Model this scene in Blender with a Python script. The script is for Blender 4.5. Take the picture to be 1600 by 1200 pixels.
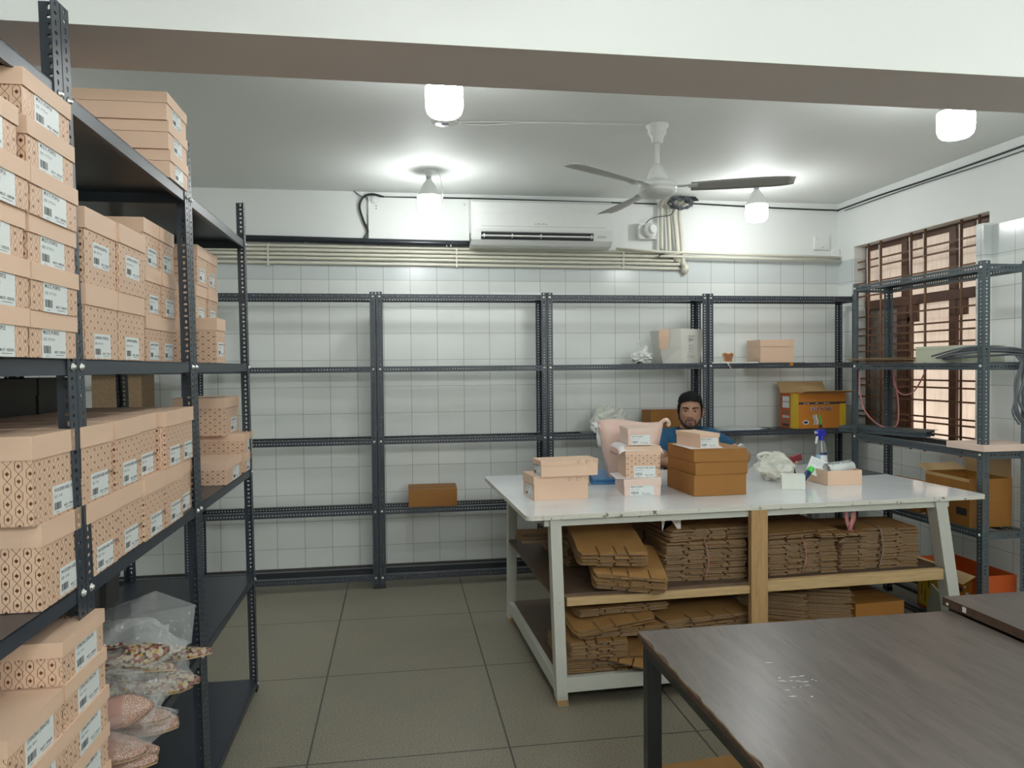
import bpy, bmesh, math, random
from mathutils import Vector, Matrix, Quaternion
R = math.radians
SC = bpy.context.scene
COL = SC.collection
for o in list(bpy.data.objects):
    bpy.data.objects.remove(o)

# ------------------------------------------------------------------ camera, world, exposure
def setup_camera():
    yaw, pitch, roll, eye = R(8.722), R(1.323), R(-0.533), 1.56
    f = Vector((math.sin(yaw)*math.cos(pitch), math.cos(yaw)*math.cos(pitch), -math.sin(pitch)))
    r0 = Vector((math.cos(yaw), -math.sin(yaw), 0)); u0 = r0.cross(f)
    r = math.cos(roll)*r0 + math.sin(roll)*u0
    u = -math.sin(roll)*r0 + math.cos(roll)*u0
    cd = bpy.data.cameras.new('camera'); cam = bpy.data.objects.new('camera', cd); COL.objects.link(cam)
    m = Matrix((r, u, -f)).transposed().to_4x4(); m.translation = (0, 0, eye)
    cam.matrix_world = m
    cd.sensor_fit = 'HORIZONTAL'; cd.sensor_width = 36.0; cd.lens = 1167.0/1600*36
    cd.clip_start = 0.05; cd.clip_end = 60
    SC.camera = cam
setup_camera()
W = bpy.data.worlds.new('sky'); SC.world = W; W.use_nodes = True
W.node_tree.nodes['Background'].inputs['Color'].default_value = (0.75, 0.87, 1.0, 1)
W.node_tree.nodes['Background'].inputs['Strength'].default_value = 0.6
SC.view_settings.view_transform = 'Standard'; SC.view_settings.look = 'None'
SC.view_settings.exposure = 0.14; SC.view_settings.gamma = 1.0; SC.view_settings.use_curve_mapping = False
SC.cycles.max_bounces = 8; SC.cycles.diffuse_bounces = 5; SC.cycles.glossy_bounces = 4
SC.cycles.transmission_bounces = 6; SC.cycles.transparent_max_bounces = 12
SC.cycles.use_denoising = True; SC.cycles.sample_clamp_indirect = 6.0
SC.cycles.caustics_reflective = False; SC.cycles.caustics_refractive = False
BULB_POWER = 52.0          # emission strength of the bulb diffusers

# ------------------------------------------------------------------ materials
class NT:
    """tiny node-graph helper"""
    def __init__(s, name):
        s.m = bpy.data.materials.new(name); s.m.use_nodes = True
        s.t = s.m.node_tree; s.b = s.t.nodes['Principled BSDF']
    def n(s, typ, **kw):
        nd = s.t.nodes.new(typ)
        for k, v in kw.items(): setattr(nd, k, v)
        return nd
    def put(s, sock, v):
        if hasattr(v, 'is_output'): s.t.links.new(v, sock)
        elif v is not None:
            if isinstance(v, (tuple, list)) and len(v) == 3 and sock.type == 'RGBA': v = (*v, 1)
            sock.default_value = v
    def math(s, op, a, b=None, c=None):
        nd = s.n('ShaderNodeMath', operation=op)
        s.put(nd.inputs[0], a)
        if b is not None: s.put(nd.inputs[1], b)
        if c is not None: s.put(nd.inputs[2], c)
        return nd.outputs[0]
    def mix(s, f, a, b):
        nd = s.n('ShaderNodeMix', data_type='RGBA')
        s.put(nd.inputs[0], f); s.put(nd.inputs[6], a); s.put(nd.inputs[7], b)
        return nd.outputs[2]
    def obj(s): return s.n('ShaderNodeTexCoord').outputs['Object']
    def pos(s): return s.n('ShaderNodeNewGeometry').outputs['Position']
    def uv(s): return s.n('ShaderNodeTexCoord').outputs['UV']
    def mapped(s, v, scale):
        nd = s.n('ShaderNodeMapping'); s.put(nd.inputs[0], v); nd.inputs['Scale'].default_value = scale
        return nd.outputs[0]
    def noise(s, v, scale, detail=3, rough=.5):
        nd = s.n('ShaderNodeTexNoise'); s.put(nd.inputs['Vector'], v)
        nd.inputs['Scale'].default_value = scale; nd.inputs['Detail'].default_value = detail
        nd.inputs['Roughness'].default_value = rough
        return nd.outputs['Fac']
    def ramp(s, f, a, b):
        nd = s.n('ShaderNodeMapRange'); s.put(nd.inputs[0], f)
        nd.inputs[1].default_value = a; nd.inputs[2].default_value = b
        return nd.outputs[0]
    def bump(s, h, strength, dist=.01):
        nd = s.n('ShaderNodeBump'); s.put(nd.inputs['Height'], h)
        nd.inputs['Strength'].default_value = strength; nd.inputs['Distance'].default_value = dist
        s.t.links.new(nd.outputs[0], s.b.inputs['Normal'])
    def set(s, color=None, rough=None, metal=None, **kw):
        if color is not None: s.put(s.b.inputs['Base Color'], color)
        if rough is not None: s.put(s.b.inputs['Roughness'], rough)
        if metal is not None: s.put(s.b.inputs['Metallic'], metal)
        for k, v in kw.items(): s.put(s.b.inputs[k.replace('_', ' ')], v)
        return s.m

def plain(name, c, rough=.5, metal=0., var=.06, scale=18, **kw):
    n = NT(name)
    f = n.noise(n.obj(), scale, 3)
    lo = tuple(x*(1-var) for x in c); hi = tuple(min(1, x*(1+var)) for x in c)
    return n.set(n.mix(f, lo, hi), rough, metal, **kw)

def emit(name, c, strength):
    n = NT(name); return n.set((.8, .8, .8), .4, 0, Emission_Color=c, Emission_Strength=strength)

M = {}
def sep(n, v):
    nd = n.n('ShaderNodeSeparateXYZ'); n.put(nd.inputs[0], v); return nd.outputs
def line_mask(n, coord, off, step, half):
    d = n.math('SUBTRACT', coord, off)
    d = n.math('DIVIDE', d, step)
    d = n.math('FRACT', d)
    d = n.math('SUBTRACT', d, .5); d = n.math('ABSOLUTE', d)
    return n.math('GREATER_THAN', d, .5-half/step)

def wall_material(name, axis, off, tile_top):
    """painted plaster above, 20 cm white glazed tiles below tile_top"""
    n = NT(name); x = sep(n, n.pos()); h = x[axis]; z = x[2]
    g = n.math('MAXIMUM', line_mask(n, h, off, .2, .0017), line_mask(n, z, .02, .2, .0014))
    cell = n.math('FLOOR', n.math('DIVIDE', n.math('SUBTRACT', h, off), .2))
    cz = n.math('FLOOR', n.math('DIVIDE', n.math('SUBTRACT', z, .02), .2))
    rnd = n.math('FRACT', n.math('MULTIPLY', n.math('SINE', n.math('ADD', n.math('MULTIPLY', cell, 12.9), n.math('MULTIPLY', cz, 78.2))), 437.5))
    tile = n.mix(rnd, (.70, .73, .71), (.75, .775, .755))
    toprow = n.math('GREATER_THAN', z, tile_top-.2)
    tile = n.mix(toprow, tile, (.62, .66, .66))
    dirt = n.ramp(n.noise(n.pos(), 3.5, 4), .55, .8)
    tile = n.mix(n.math('MULTIPLY', dirt, .18), tile, (.5, .48, .42))
    tile = n.mix(g, tile, (.30, .30, .285))
    paint = n.mix(n.noise(n.pos(), 2.2, 4), (.78, .805, .79), (.82, .84, .825))
    sm = n.ramp(n.noise(n.pos(), 9, 5, .7), .70, .78)
    paint = n.mix(n.math('MULTIPLY', sm, .10), paint, (.45, .42, .36))
    is_t = n.math('LESS_THAN', z, tile_top)
    n.bump(n.math('SUBTRACT', 1, n.math('MULTIPLY', g, is_t)), .3, .002)
    rough = n.math('SUBTRACT', .6, n.math('MULTIPLY', is_t, .42))
    return n.set(n.mix(is_t, paint, tile), rough)

def materials():
    M['wall_back'] = wall_material('tiled_wall_back', 0, .105, 2.42)
    M['wall_right'] = wall_material('tiled_wall_right', 1, 4.125, 2.40)
    n = NT('white_paint'); p = n.pos()
    M['paint'] = n.set(n.mix(n.noise(p, 1.6, 4), (.80, .825, .80), (.84, .865, .84)), .65)
    n = NT('beam_paint'); p = n.pos()
    M['beam'] = n.set(n.mix(n.noise(p, 1.2, 4), (.70, .72, .70), (.76, .78, .76)), .6)
    M['soffit'] = plain('beam_soffit_paint', (.74, .665, .645), .6, var=.03, scale=2)  # warm bounce light put into the colour of the beam's underside
    # terrazzo floor with large joints
    n = NT('terrazzo_floor'); p = n.pos(); x = sep(n, p)
    g = n.math('MAXIMUM', line_mask(n, x[0], -.37, .806, .004), line_mask(n, x[1], 4.70, .852, .004))
    sp = n.noise(p, 170, 2, .6); big = n.noise(p, 1.8, 4, .6)
    c = n.mix(n.ramp(sp, .36, .60), (.130, .116, .086), (.30, .273, .208))
    c = n.mix(n.math('MULTIPLY', n.ramp(sp, .66, .70), .5), c, (.38, .37, .33))
    c = n.mix(n.math('MULTIPLY', n.ramp(big, .5, .75), .35), c, (.16, .15, .125))
    c = n.mix(g, c, (.055, .052, .045))
    n.bump(n.math('SUBTRACT', 1, g), .3, .002)
    M['floor'] = n.set(c, .42)
    M['skirting'] = plain('dark_skirting', (.06, .058, .055), .5, var=.3)
    M['rack'] = plain('rack_navy_steel', (.030, .040, .054), .38, .0, .15, Specular_IOR_Level=.6)
    M['rack_grey'] = plain('rack_slate_steel', (.060, .078, .088), .42, .0, .15, Specular_IOR_Level=.6)
    M['shelf'] = plain('shelf_sheet_steel', (.022, .029, .042), .30, .0, .15, Specular_IOR_Level=.6)
    M['bolt'] = plain('zinc_bolt', (.75, .76, .74), .3, .9)
    M['chrome'] = plain('chrome', (.8, .8, .8), .15, 1.)
    M['white_plastic'] = plain('white_plastic', (.78, .80, .78), .35, var=.03)
    M['grey_plastic'] = plain('grey_plastic', (.45, .47, .47), .4)
    M['cream_pvc'] = plain('cream_pvc', (.68, .66, .56), .4, var=.08, scale=6)
    M['black'] = plain('black_rubber', (.015, .016, .018), .35)
    M['blackfoam'] = plain('black_tape_wrap', (.018, .022, .03), .28, var=.6, scale=30)
    M['dark_gap'] = plain('dark_gap', (.012, .013, .015), .6)
    M['bulb'] = emit('bulb_diffuser', (.97, 1.0, .985), BULB_POWER)
    # boxes
    M['pink'] = plain('pink_card', (.70, .49, .355), .55, var=.03, scale=7)
    M['palepink'] = plain('pale_pink_card', (.72, .55, .47), .5, var=.03, scale=7)
    n = NT('pink_card_foil_lattice'); uv = sep(n, n.uv())
    p_, q_, w_, th = .0203, .0290, .0068, .00062
    cu = n.math('DIVIDE', uv[0], p_); ci = n.math('FLOOR', cu)
    du = n.math('ABSOLUTE', n.math('MULTIPLY', n.math('SUBTRACT', n.math('SUBTRACT', cu, ci), .5), p_))
    par = n.math('MULTIPLY', n.math('FLOORED_MODULO', ci, 2), .5)
    t = n.math('FRACT', n.math('ADD', n.math('DIVIDE', uv[1], q_), par))
    t = n.math('ABSOLUTE', n.math('SUBTRACT', t, .5))
    hexw = n.math('MULTIPLY', n.math('MINIMUM', n.math('DIVIDE', n.math('SUBTRACT', .5, t), .27), 1.0), w_)
    ln = n.math('LESS_THAN', n.math('ABSOLUTE', n.math('SUBTRACT', du, hexw)), th)
    dm = n.math('ADD', n.math('DIVIDE', du, .0040), n.math('DIVIDE', n.math('MULTIPLY', t, q_), .0046))
    f = n.math('MAXIMUM', ln, n.math('LESS_THAN', dm, 1.0))
    n.set(n.mix(f, (.70, .485, .345), (.20, .085, .045)), n.math('SUBTRACT', .55, n.math('MULTIPLY', f, .25)), n.math('MULTIPLY', f, .55))
    M['lattice'] = n.m
    M['charcoal_card'] = plain('charcoal_card', (.050, .050, .046), .55, var=.1)
    M['label'] = plain('paper_label', (.70, .74, .74), .4, var=.02)
    M['ink'] = plain('black_ink', (.03, .03, .035), .5)
    M['goldink'] = plain('brown_foil_ink', (.10, .05, .03), .4, .2)
    n = NT('kraft_cardboard'); o = n.obj()
    c = n.mix(n.noise(n.mapped(o, (1, 1, 14)), 9, 3), (.27, .112, .0165), (.315, .135, .022))
    M['kraft'] = n.set(n.mix(n.math('MULTIPLY', n.ramp(n.noise(o, 4, 3), .5, .8), .3), c, (.21, .088, .013)), .6)
    n = NT('flat_cardboard'); o = n.pos()
    M['kraft_sheet'] = n.set(n.mix(n.noise(o, 11, 4), (.27, .140, .042), (.38, .205, .07)), .65)
    M['kraft_dark'] = plain('cardboard_cut_edge', (.24, .16, .09), .7, var=.35, scale=60)
    M['kraft_in'] = plain('cardboard_inside', (.50, .34, .17), .65)
    M['tissue'] = plain('white_tissue', (.78, .74, .74), .6)
    M['palebox'] = plain('pale_green_grey_card', (.52, .54, .42), .5)
    M['whitebox'] = plain('white_card', (.68, .71, .65), .5)
    # tables
    n = NT('white_laminate'); o = n.pos()
    c = n.mix(n.ramp(n.noise(o, 3, 5, .6), .5, .85), (.74, .77, .79), (.62, .64, .66))
    M['laminate'] = n.set(c, .13)
    n = NT('chipped_white_paint'); o = n.pos()
    ch = n.ramp(n.noise(o, 26, 4, .65), .60, .66)
    M['chip'] = n.set(n.mix(ch, (.62, .62, .55), (.18, .15, .11)), .5)
    n = NT('white_painted_wood'); o = n.pos()
    ch = n.ramp(n.noise(n.mapped(o, (1, 1, .5)), 19, 5, .7), .66, .72)
    M['whitewood'] = n.set(n.mix(ch, (.52, .525, .47), (.20, .17, .12)), .5)
    def wood(name, a, b, scale, stretch, rough, dark=None):
        n = NT(name); o = n.pos()
        v = n.mapped(o, stretch)
        g = n.noise(v, scale, 5, .6)
        c = n.mix(n.ramp(g, .3, .7), a, b)
        if dark: c = n.mix(n.ramp(n.noise(v, scale*3, 3), .58, .75), c, dark)
        return n.set(c, rough)
    M['raw_wood'] = wood('raw_pine_x', (.42, .28, .13), (.55, .39, .20), 6, (1.2, 14, 14), .6)
    M['raw_wood_z'] = wood('raw_pine_z', (.34, .20, .085), (.46, .29, .13), 6, (18, 18, 1.2), .6, (.26, .14, .06))
    M['brown_table'] = wood('brown_wood_laminate', (.070, .055, .047), (.125, .102, .090), 3.2, (9, 1.1, 1), .30, (.06, .045, .039))
    M['brown_edge'] = plain('chipped_brown_edge', (.09, .05, .032), .5, var=.6, scale=40)
    M['chip_wood'] = plain('bare_chipboard', (.42, .31, .18), .8, var=.3, scale=80)
    M['table_steel'] = plain('black_square_tube', (.014, .016, .017), .35)
    M['shelf_board'] = plain('dark_brown_board', (.11, .07, .045), .5, var=.3)
    # window
    M['brown_frame'] = plain('brown_window_frame', (.095, .042, .025), .45, var=.25)
    M['brown_bar'] = plain('rusty_brown_bar', (.14, .065, .03), .55, var=.35, scale=40)
    n = NT('lit_frosted_pane'); o = n.pos(); x = sep(n, o)
    st = n.noise(n.mapped(o, (1, 40, 3)), 1.6, 4); cl = n.noise(o, 4.5, 3)
    low = n.ramp(x[2], 2.3, 1.2)
    e = n.math('ADD', n.math('MULTIPLY', st, .45), n.math('MULTIPLY', cl, .35))
    e = n.math('ADD', e, n.math('MULTIPLY', low, .42))
    n.set((.5, .42, .36), .5, 0, Emission_Color=n.mix(cl, (1.0, .72, .53), (1.0, .86, .70)), Emission_Strength=n.math('MULTIPLY', n.math('POWER', e, 1.3), .95))
    M['pane'] = n.m
    n = NT('dim_glass_pane'); o = n.pos()
    M['dimpane'] = n.set(n.mix(n.noise(n.mapped(o, (1, 30, 4)), 2, 3), (.16, .12, .10), (.26, .22, .19)), .3)
    # soft goods, person
    M['skin'] = plain('skin', (.36, .195, .125), .5, var=.05, scale=30, Subsurface_Weight=.05)
    M['lip'] = plain('lips', (.24, .10, .085), .45)
    M['hair'] = plain('black_hair', (.006, .006, .0065), .75, var=.4, scale=90, Specular_IOR_Level=.2)
    n = NT('short_beard'); f = n.noise(n.obj(), 420, 2)
    M['beard'] = n.set(n.mix(n.ramp(f, .35, .6), (.020, .015, .012), (.085, .046, .032)), .65)
    M['eye_white'] = plain('eye_white', (.40, .36, .33), .4)
    M['iris'] = plain('dark_iris', (.02, .012, .008), .15)
    M['tshirt'] = plain('navy_tshirt', (.010, .070, .150), .85, var=.15, scale=40)
    M['tshirt_dark'] = plain('dark_trousers', (.010, .013, .025), .85)
    M['stripe'] = plain('white_stripe', (.6, .62, .64), .8)
    M['bagpink'] = plain('pink_paper_bag', (.72, .53, .46), .5, var=.05, scale=5)
    M['bagwhite'] = plain('white_paper_bag', (.68, .67, .62), .5, var=.05, scale=5)
    n = NT('clear_polythene')
    fr = n.n('ShaderNodeLayerWeight'); fr.inputs[0].default_value = .35
    n.set((.90, .93, .91), .07, 0, Alpha=n.math('ADD', .05, n.math('MULTIPLY', fr.outputs['Facing'], .24)), Specular_IOR_Level=1.0); n.bump(n.noise(n.obj(), 22, 2, .5), .6, .02)
    M['poly'] = n.m
    n = NT('milky_polythene')
    n.set((.80, .82, .74), .22, 0, Alpha=.62, Specular_IOR_Level=.7); n.bump(n.noise(n.obj(), 30, 4, .7), .7, .008)
    M['milky'] = n.m
    n = NT('white_polythene')
    n.set((.76, .78, .74), .3, 0, Alpha=.93); n.bump(n.noise(n.obj(), 34, 4, .7), .6, .006)
    M['whitepoly'] = n.m
    n = NT('embroidered_pink'); o = n.obj()
    vo = n.n('ShaderNodeTexVoronoi'); n.put(vo.inputs['Vector'], o); vo.inputs['Scale'].default_value = 300
    f = n.math('LESS_THAN', vo.outputs['Distance'], .42)
    n.bump(f, .8, .002)
    M['embroid'] = n.set(n.mix(f, (.30, .17, .13), (.56, .42, .33)), .45)
    M['pinksuede'] = plain('pink_suede', (.34, .19, .155), .8, var=.15, scale=25)
    n = NT('floral_embroidery'); o = n.obj()
    vo = n.n('ShaderNodeTexVoronoi'); n.put(vo.inputs['Vector'], o); vo.inputs['Scale'].default_value = 110
    c2 = n.n('ShaderNodeValToRGB'); r = c2.color_ramp; s_ = sep(n, vo.outputs['Color']); n.put(c2.inputs[0], s_[0])
    r.interpolation = 'CONSTANT'
    for pos_, colr in ((.22, (.16, .03, .02, 1)), (.36, (.38, .25, .03, 1)), (.48, (.05, .045, .02, 1)), (.6, (.38, .31, .22, 1)), (.85, (.22, .10, .09, 1))):
        e_ = r.elements.new(pos_); e_.color = colr
    r.elements[0].color = (.40, .34, .26, 1)
    M['floral'] = n.set(c2.outputs[0], .5)
    M['tan'] = plain('tan_lining', (.42, .30, .17), .7)
    M['blue'] = plain('blue_plastic', (.035, .16, .36), .35, var=.1)
    M['dblue'] = plain('deep_blue_plastic', (.020, .025, .36), .3)
    M['navy'] = plain('navy_plastic', (.015, .035, .11), .35)
    M['green'] = plain('bright_green_plastic', (.06, .55, .08), .35)
    M['red'] = plain('dark_red', (.18, .02, .025), .4)
    M['orange'] = plain('orange_print', (.52, .19, .018), .5, var=.08)
    M['yellow'] = plain('yellow_print', (.62, .42, .02), .5, var=.08)
    M['deeporange'] = plain('deep_orange_print', (.48, .085, .012), .5)
    M['pinkribbon'] = plain('pink_twine', (.50, .20, .20), .6)
    M['palestring'] = plain('pale_string', (.35, .28, .24), .6)
    M['greycable'] = plain('grey_cable', (.10, .11, .125), .4)
    M['lightblue'] = plain('pale_blue_paper', (.42, .56, .66), .5)
    M['mat'] = plain('dark_grey_mat', (.055, .062, .066), .6)
    n = NT('blue_liquid'); M['liquid'] = n.set((.35, .62, .85), .1, 0, Alpha=.75)
    M['bread'] = plain('brown_wax', (.26, .085, .015), .45, var=.4, scale=120)
    M['bread_rim'] = plain('light_rim', (.60, .38, .18), .5)
    M['fan_blade'] = plain('grey_cream_fan', (.42, .42, .40), .4)
materials()

# ------------------------------------------------------------------ mesh helpers
class G:
    def __init__(s): s.v = []; s.f = []; s.mi = []; s.uv = []; s.mats = []; s.smooth = []
    def slot(s, m):
        m = M[m] if isinstance(m, str) else m
        if m not in s.mats: s.mats.append(m)
        return s.mats.index(m)
    def face(s, pts, m, uv=None, smooth=False):
        i = len(s.v); s.v += [tuple(p) for p in pts]
        s.f.append(tuple(range(i, i+len(pts)))); s.mi.append(s.slot(m)); s.uv.append(uv); s.smooth.append(smooth)
    def box(s, a, b, m, T=None, skip=()):
        x0, y0, z0 = a; x1, y1, z1 = b
        P = [Vector(p) for p in ((x0,y0,z0),(x1,y0,z0),(x1,y1,z0),(x0,y1,z0),(x0,y0,z1),(x1,y0,z1),(x1,y1,z1),(x0,y1,z1))]
        if T is not None: P = [T @ p for p in P]
        i = len(s.v); s.v += [tuple(p) for p in P]; k = s.slot(m)
        dx, dy, dz = x1-x0, y1-y0, z1-z0
        for nme, q, (uu, vv) in (('b',(0,3,2,1),(dx,dy)),('t',(4,5,6,7),(dx,dy)),('f',(0,1,5,4),(dx,dz)),('r',(1,2,6,5),(dy,dz)),('k',(2,3,7,6),(dx,dz)),('l',(3,0,4,7),(dy,dz))):
            if nme in skip: continue
            s.f.append(tuple(i+j for j in q)); s.mi.append(k); s.smooth.append(False)
            s.uv.append(((0,0),(uu,0),(uu,vv),(0,vv)))
        return s
    def prism(s, poly, z0, z1, m, T=None, mside=None):
        """extrude an outline in xy from z0 to z1 (counter-clockwise)"""
        n = len(poly); k = s.slot(m); ks = s.slot(mside) if mside else k
        P = [Vector((x, y, z0)) for x, y in poly]+[Vector((x, y, z1)) for x, y in poly]
        if T is not None: P = [T @ p for p in P]
        i = len(s.v); s.v += [tuple(p) for p in P]
        s.f.append(tuple(i+j for j in range(n-1, -1, -1))); s.f.append(tuple(i+n+j for j in range(n)))
        s.mi += [k, k]; s.uv += [None, None]; s.smooth += [False, False]
        for j in range(n):
            a, b = j, (j+1) % n
            s.f.append((i+a, i+b, i+n+b, i+n+a)); s.mi.append(ks); s.uv.append(None); s.smooth.append(False)
        return s
    def rings(s, rings, m, closed=True, caps=True, smooth=True):
        k = s.slot(m); n = len(rings[0]); i = len(s.v)
        for r in rings: s.v += [tuple(p) for p in r]
        for a in range(len(rings)-1):
            for j in range(n if closed else n-1):
                b = (j+1) % n
                s.f.append((i+a*n+j, i+a*n+b, i+(a+1)*n+b, i+(a+1)*n+j)); s.mi.append(k); s.uv.append(None); s.smooth.append(smooth)
        if caps:
            s.f.append(tuple(i+j for j in range(n-1, -1, -1))); s.f.append(tuple(i+(len(rings)-1)*n+j for j in range(n)))
            s.mi += [k, k]; s.uv += [None, None]; s.smooth += [False, False]
        return s
    def lathe(s, prof, m, n=24, T=None, smooth=True):
        rs = []
        for r, z in prof:
            ring = [Vector((max(r, 1e-4)*math.cos(2*math.pi*j/n), max(r, 1e-4)*math.sin(2*math.pi*j/n), z)) for j in range(n)]
            rs.append([T @ p for p in ring] if T is not None else ring)
        return s.rings(rs, m, True, True, smooth)
    def tube(s, path, r, m, n=8):
        path = [Vector(p) for p in path]; rs = []; up = Vector((0, 0, 1)); prev = None
        for i, p in enumerate(path):
            d = (path[min(i+1, len(path)-1)]-path[max(i-1, 0)]).normalized()
            if prev is None:
                a = d.cross(up)
                if a.length < 1e-3: a = d.cross(Vector((1, 0, 0)))
                a.normalize()
            else:
                a = prev-d*prev.dot(d); a.normalize()
            prev = a; b = d.cross(a); rr = r[i] if isinstance(r, (list, tuple)) else r
            rs.append([p+rr*(math.cos(2*math.pi*j/n)*a+math.sin(2*math.pi*j/n)*b) for j in range(n)])
        return s.rings(rs, m)
    def add_mesh(s, me, T, m):
        k = s.slot(m); i = len(s.v)
        s.v += [tuple(T @ v.co) for v in me.vertices]
        for p in me.polygons:
            s.f.append(tuple(i+j for j in p.vertices)); s.mi.append(k); s.uv.append(None); s.smooth.append(False)
        return s
    def mesh(s, name, bevel=0, seg=2, fix=False):
        me = bpy.data.meshes.new(name)
        me.from_pydata(s.v, [], s.f)
        for m in s.mats: me.materials.append(m)
        me.polygons.foreach_set('material_index', s.mi)
        me.polygons.foreach_set('use_smooth', s.smooth)
        if any(u for u in s.uv):
            uvl = me.uv_layers.new(name='UVMap'); data = uvl.data; k = 0
            for p, u in zip(me.polygons, s.uv):
                for j in range(len(p.vertices)):
                    data[k].uv = u[j] if u else (0, 0); k += 1
        if bevel or fix:
            bm = bmesh.new(); bm.from_mesh(me)
            if fix:
                bmesh.ops.remove_doubles(bm, verts=bm.verts, dist=1e-5)
                bmesh.ops.recalc_face_normals(bm, faces=bm.faces)
            if bevel:
                es = [e for e in bm.edges if e.is_manifold and e.calc_face_angle(0) > .6]
                bmesh.ops.bevel(bm, geom=es, offset=bevel, segments=seg, affect='EDGES', profile=.5, clamp_overlap=True)
            bm.to_mesh(me); bm.free()
        me.update(); return me
    def obj(s, name, parent=None, bevel=0, seg=2, fix=False, **kw):
        return ob(name, s.mesh(name, bevel, seg, fix), parent, **kw)

def ob(name, me, parent=None, loc=None, rot=None, label=None):
    o = bpy.data.objects.new(name, me); COL.objects.link(o)
    if parent: o.parent = parent
    if loc: o.location = loc
    if rot: o.rotation_euler = rot
    if label: o['label'] = label
    return o
def tag(o, label, cat, group=None, kind=None):
    o['label'] = label; o['category'] = cat
    if group: o['group'] = group
    if kind: o['kind'] = kind
    return o
def thing(name, label, cat, loc=(0, 0, 0), rz=0, group=None):
    o = bpy.data.objects.new(name, None); COL.objects.link(o)
    o.location = loc; o.rotation_euler = (0, 0, rz); o.empty_display_size = .05
    return tag(o, label, cat, group)
def struct(o, label=None):
    o['kind'] = 'structure'
    if label: o['label'] = label
    return o
def copy_tree(root, loc, rz, label):
    r = root.copy(); COL.objects.link(r); r.location = loc; r.rotation_euler = (0, 0, rz); r['label'] = label
    for ch in list(root.children):
        c = ch.copy(); COL.objects.link(c); c.parent = r
        for g in ch.children:
            d = g.copy(); COL.objects.link(d); d.parent = c
    return r
_tc = {}
def text_mesh(txt, size=1., bold=False):
    key = (txt, size)
    if key not in _tc:
        cu = bpy.data.curves.new('t', 'FONT'); cu.body = txt; cu.size = size; cu.resolution_u = 2
        cu.align_x = 'LEFT'; cu.offset = .012*size if bold else 0
        o = bpy.data.objects.new('t', cu); COL.objects.link(o)
        dg = bpy.context.evaluated_depsgraph_get(); dg.update()
        me = bpy.data.meshes.new_from_object(o.evaluated_get(dg)); _tc[key] = me
        bpy.data.objects.remove(o); bpy.data.curves.remove(cu)
    return _tc[key]
def spline(pts, k=8):
    """Catmull-Rom through points"""
    P = [Vector(p) for p in pts]; P = [P[0]*2-P[1]]+P+[P[-1]*2-P[-2]]; out = []
    for i in range(1, len(P)-2):
        for j in range(k):
            t = j/k; a, b, c, d = P[i-1], P[i], P[i+1], P[i+2]
            out.append(.5*((2*b)+(c-a)*t+(2*a-5*b+4*c-d)*t*t+(3*b-a-3*c+d)*t**3))
    return out+[P[-2]]
def Tr(x=0, y=0, z=0, rz=0, rx=0, ry=0):
    return Matrix.Translation((x, y, z)) @ Matrix.Rotation(rz, 4, 'Z') @ Matrix.Rotation(ry, 4, 'Y') @ Matrix.Rotation(rx, 4, 'X')
ORD = ['lowest', 'second from the bottom', 'third from the bottom', 'fourth from the bottom', 'fifth from the bottom', 'sixth from the bottom']

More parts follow.
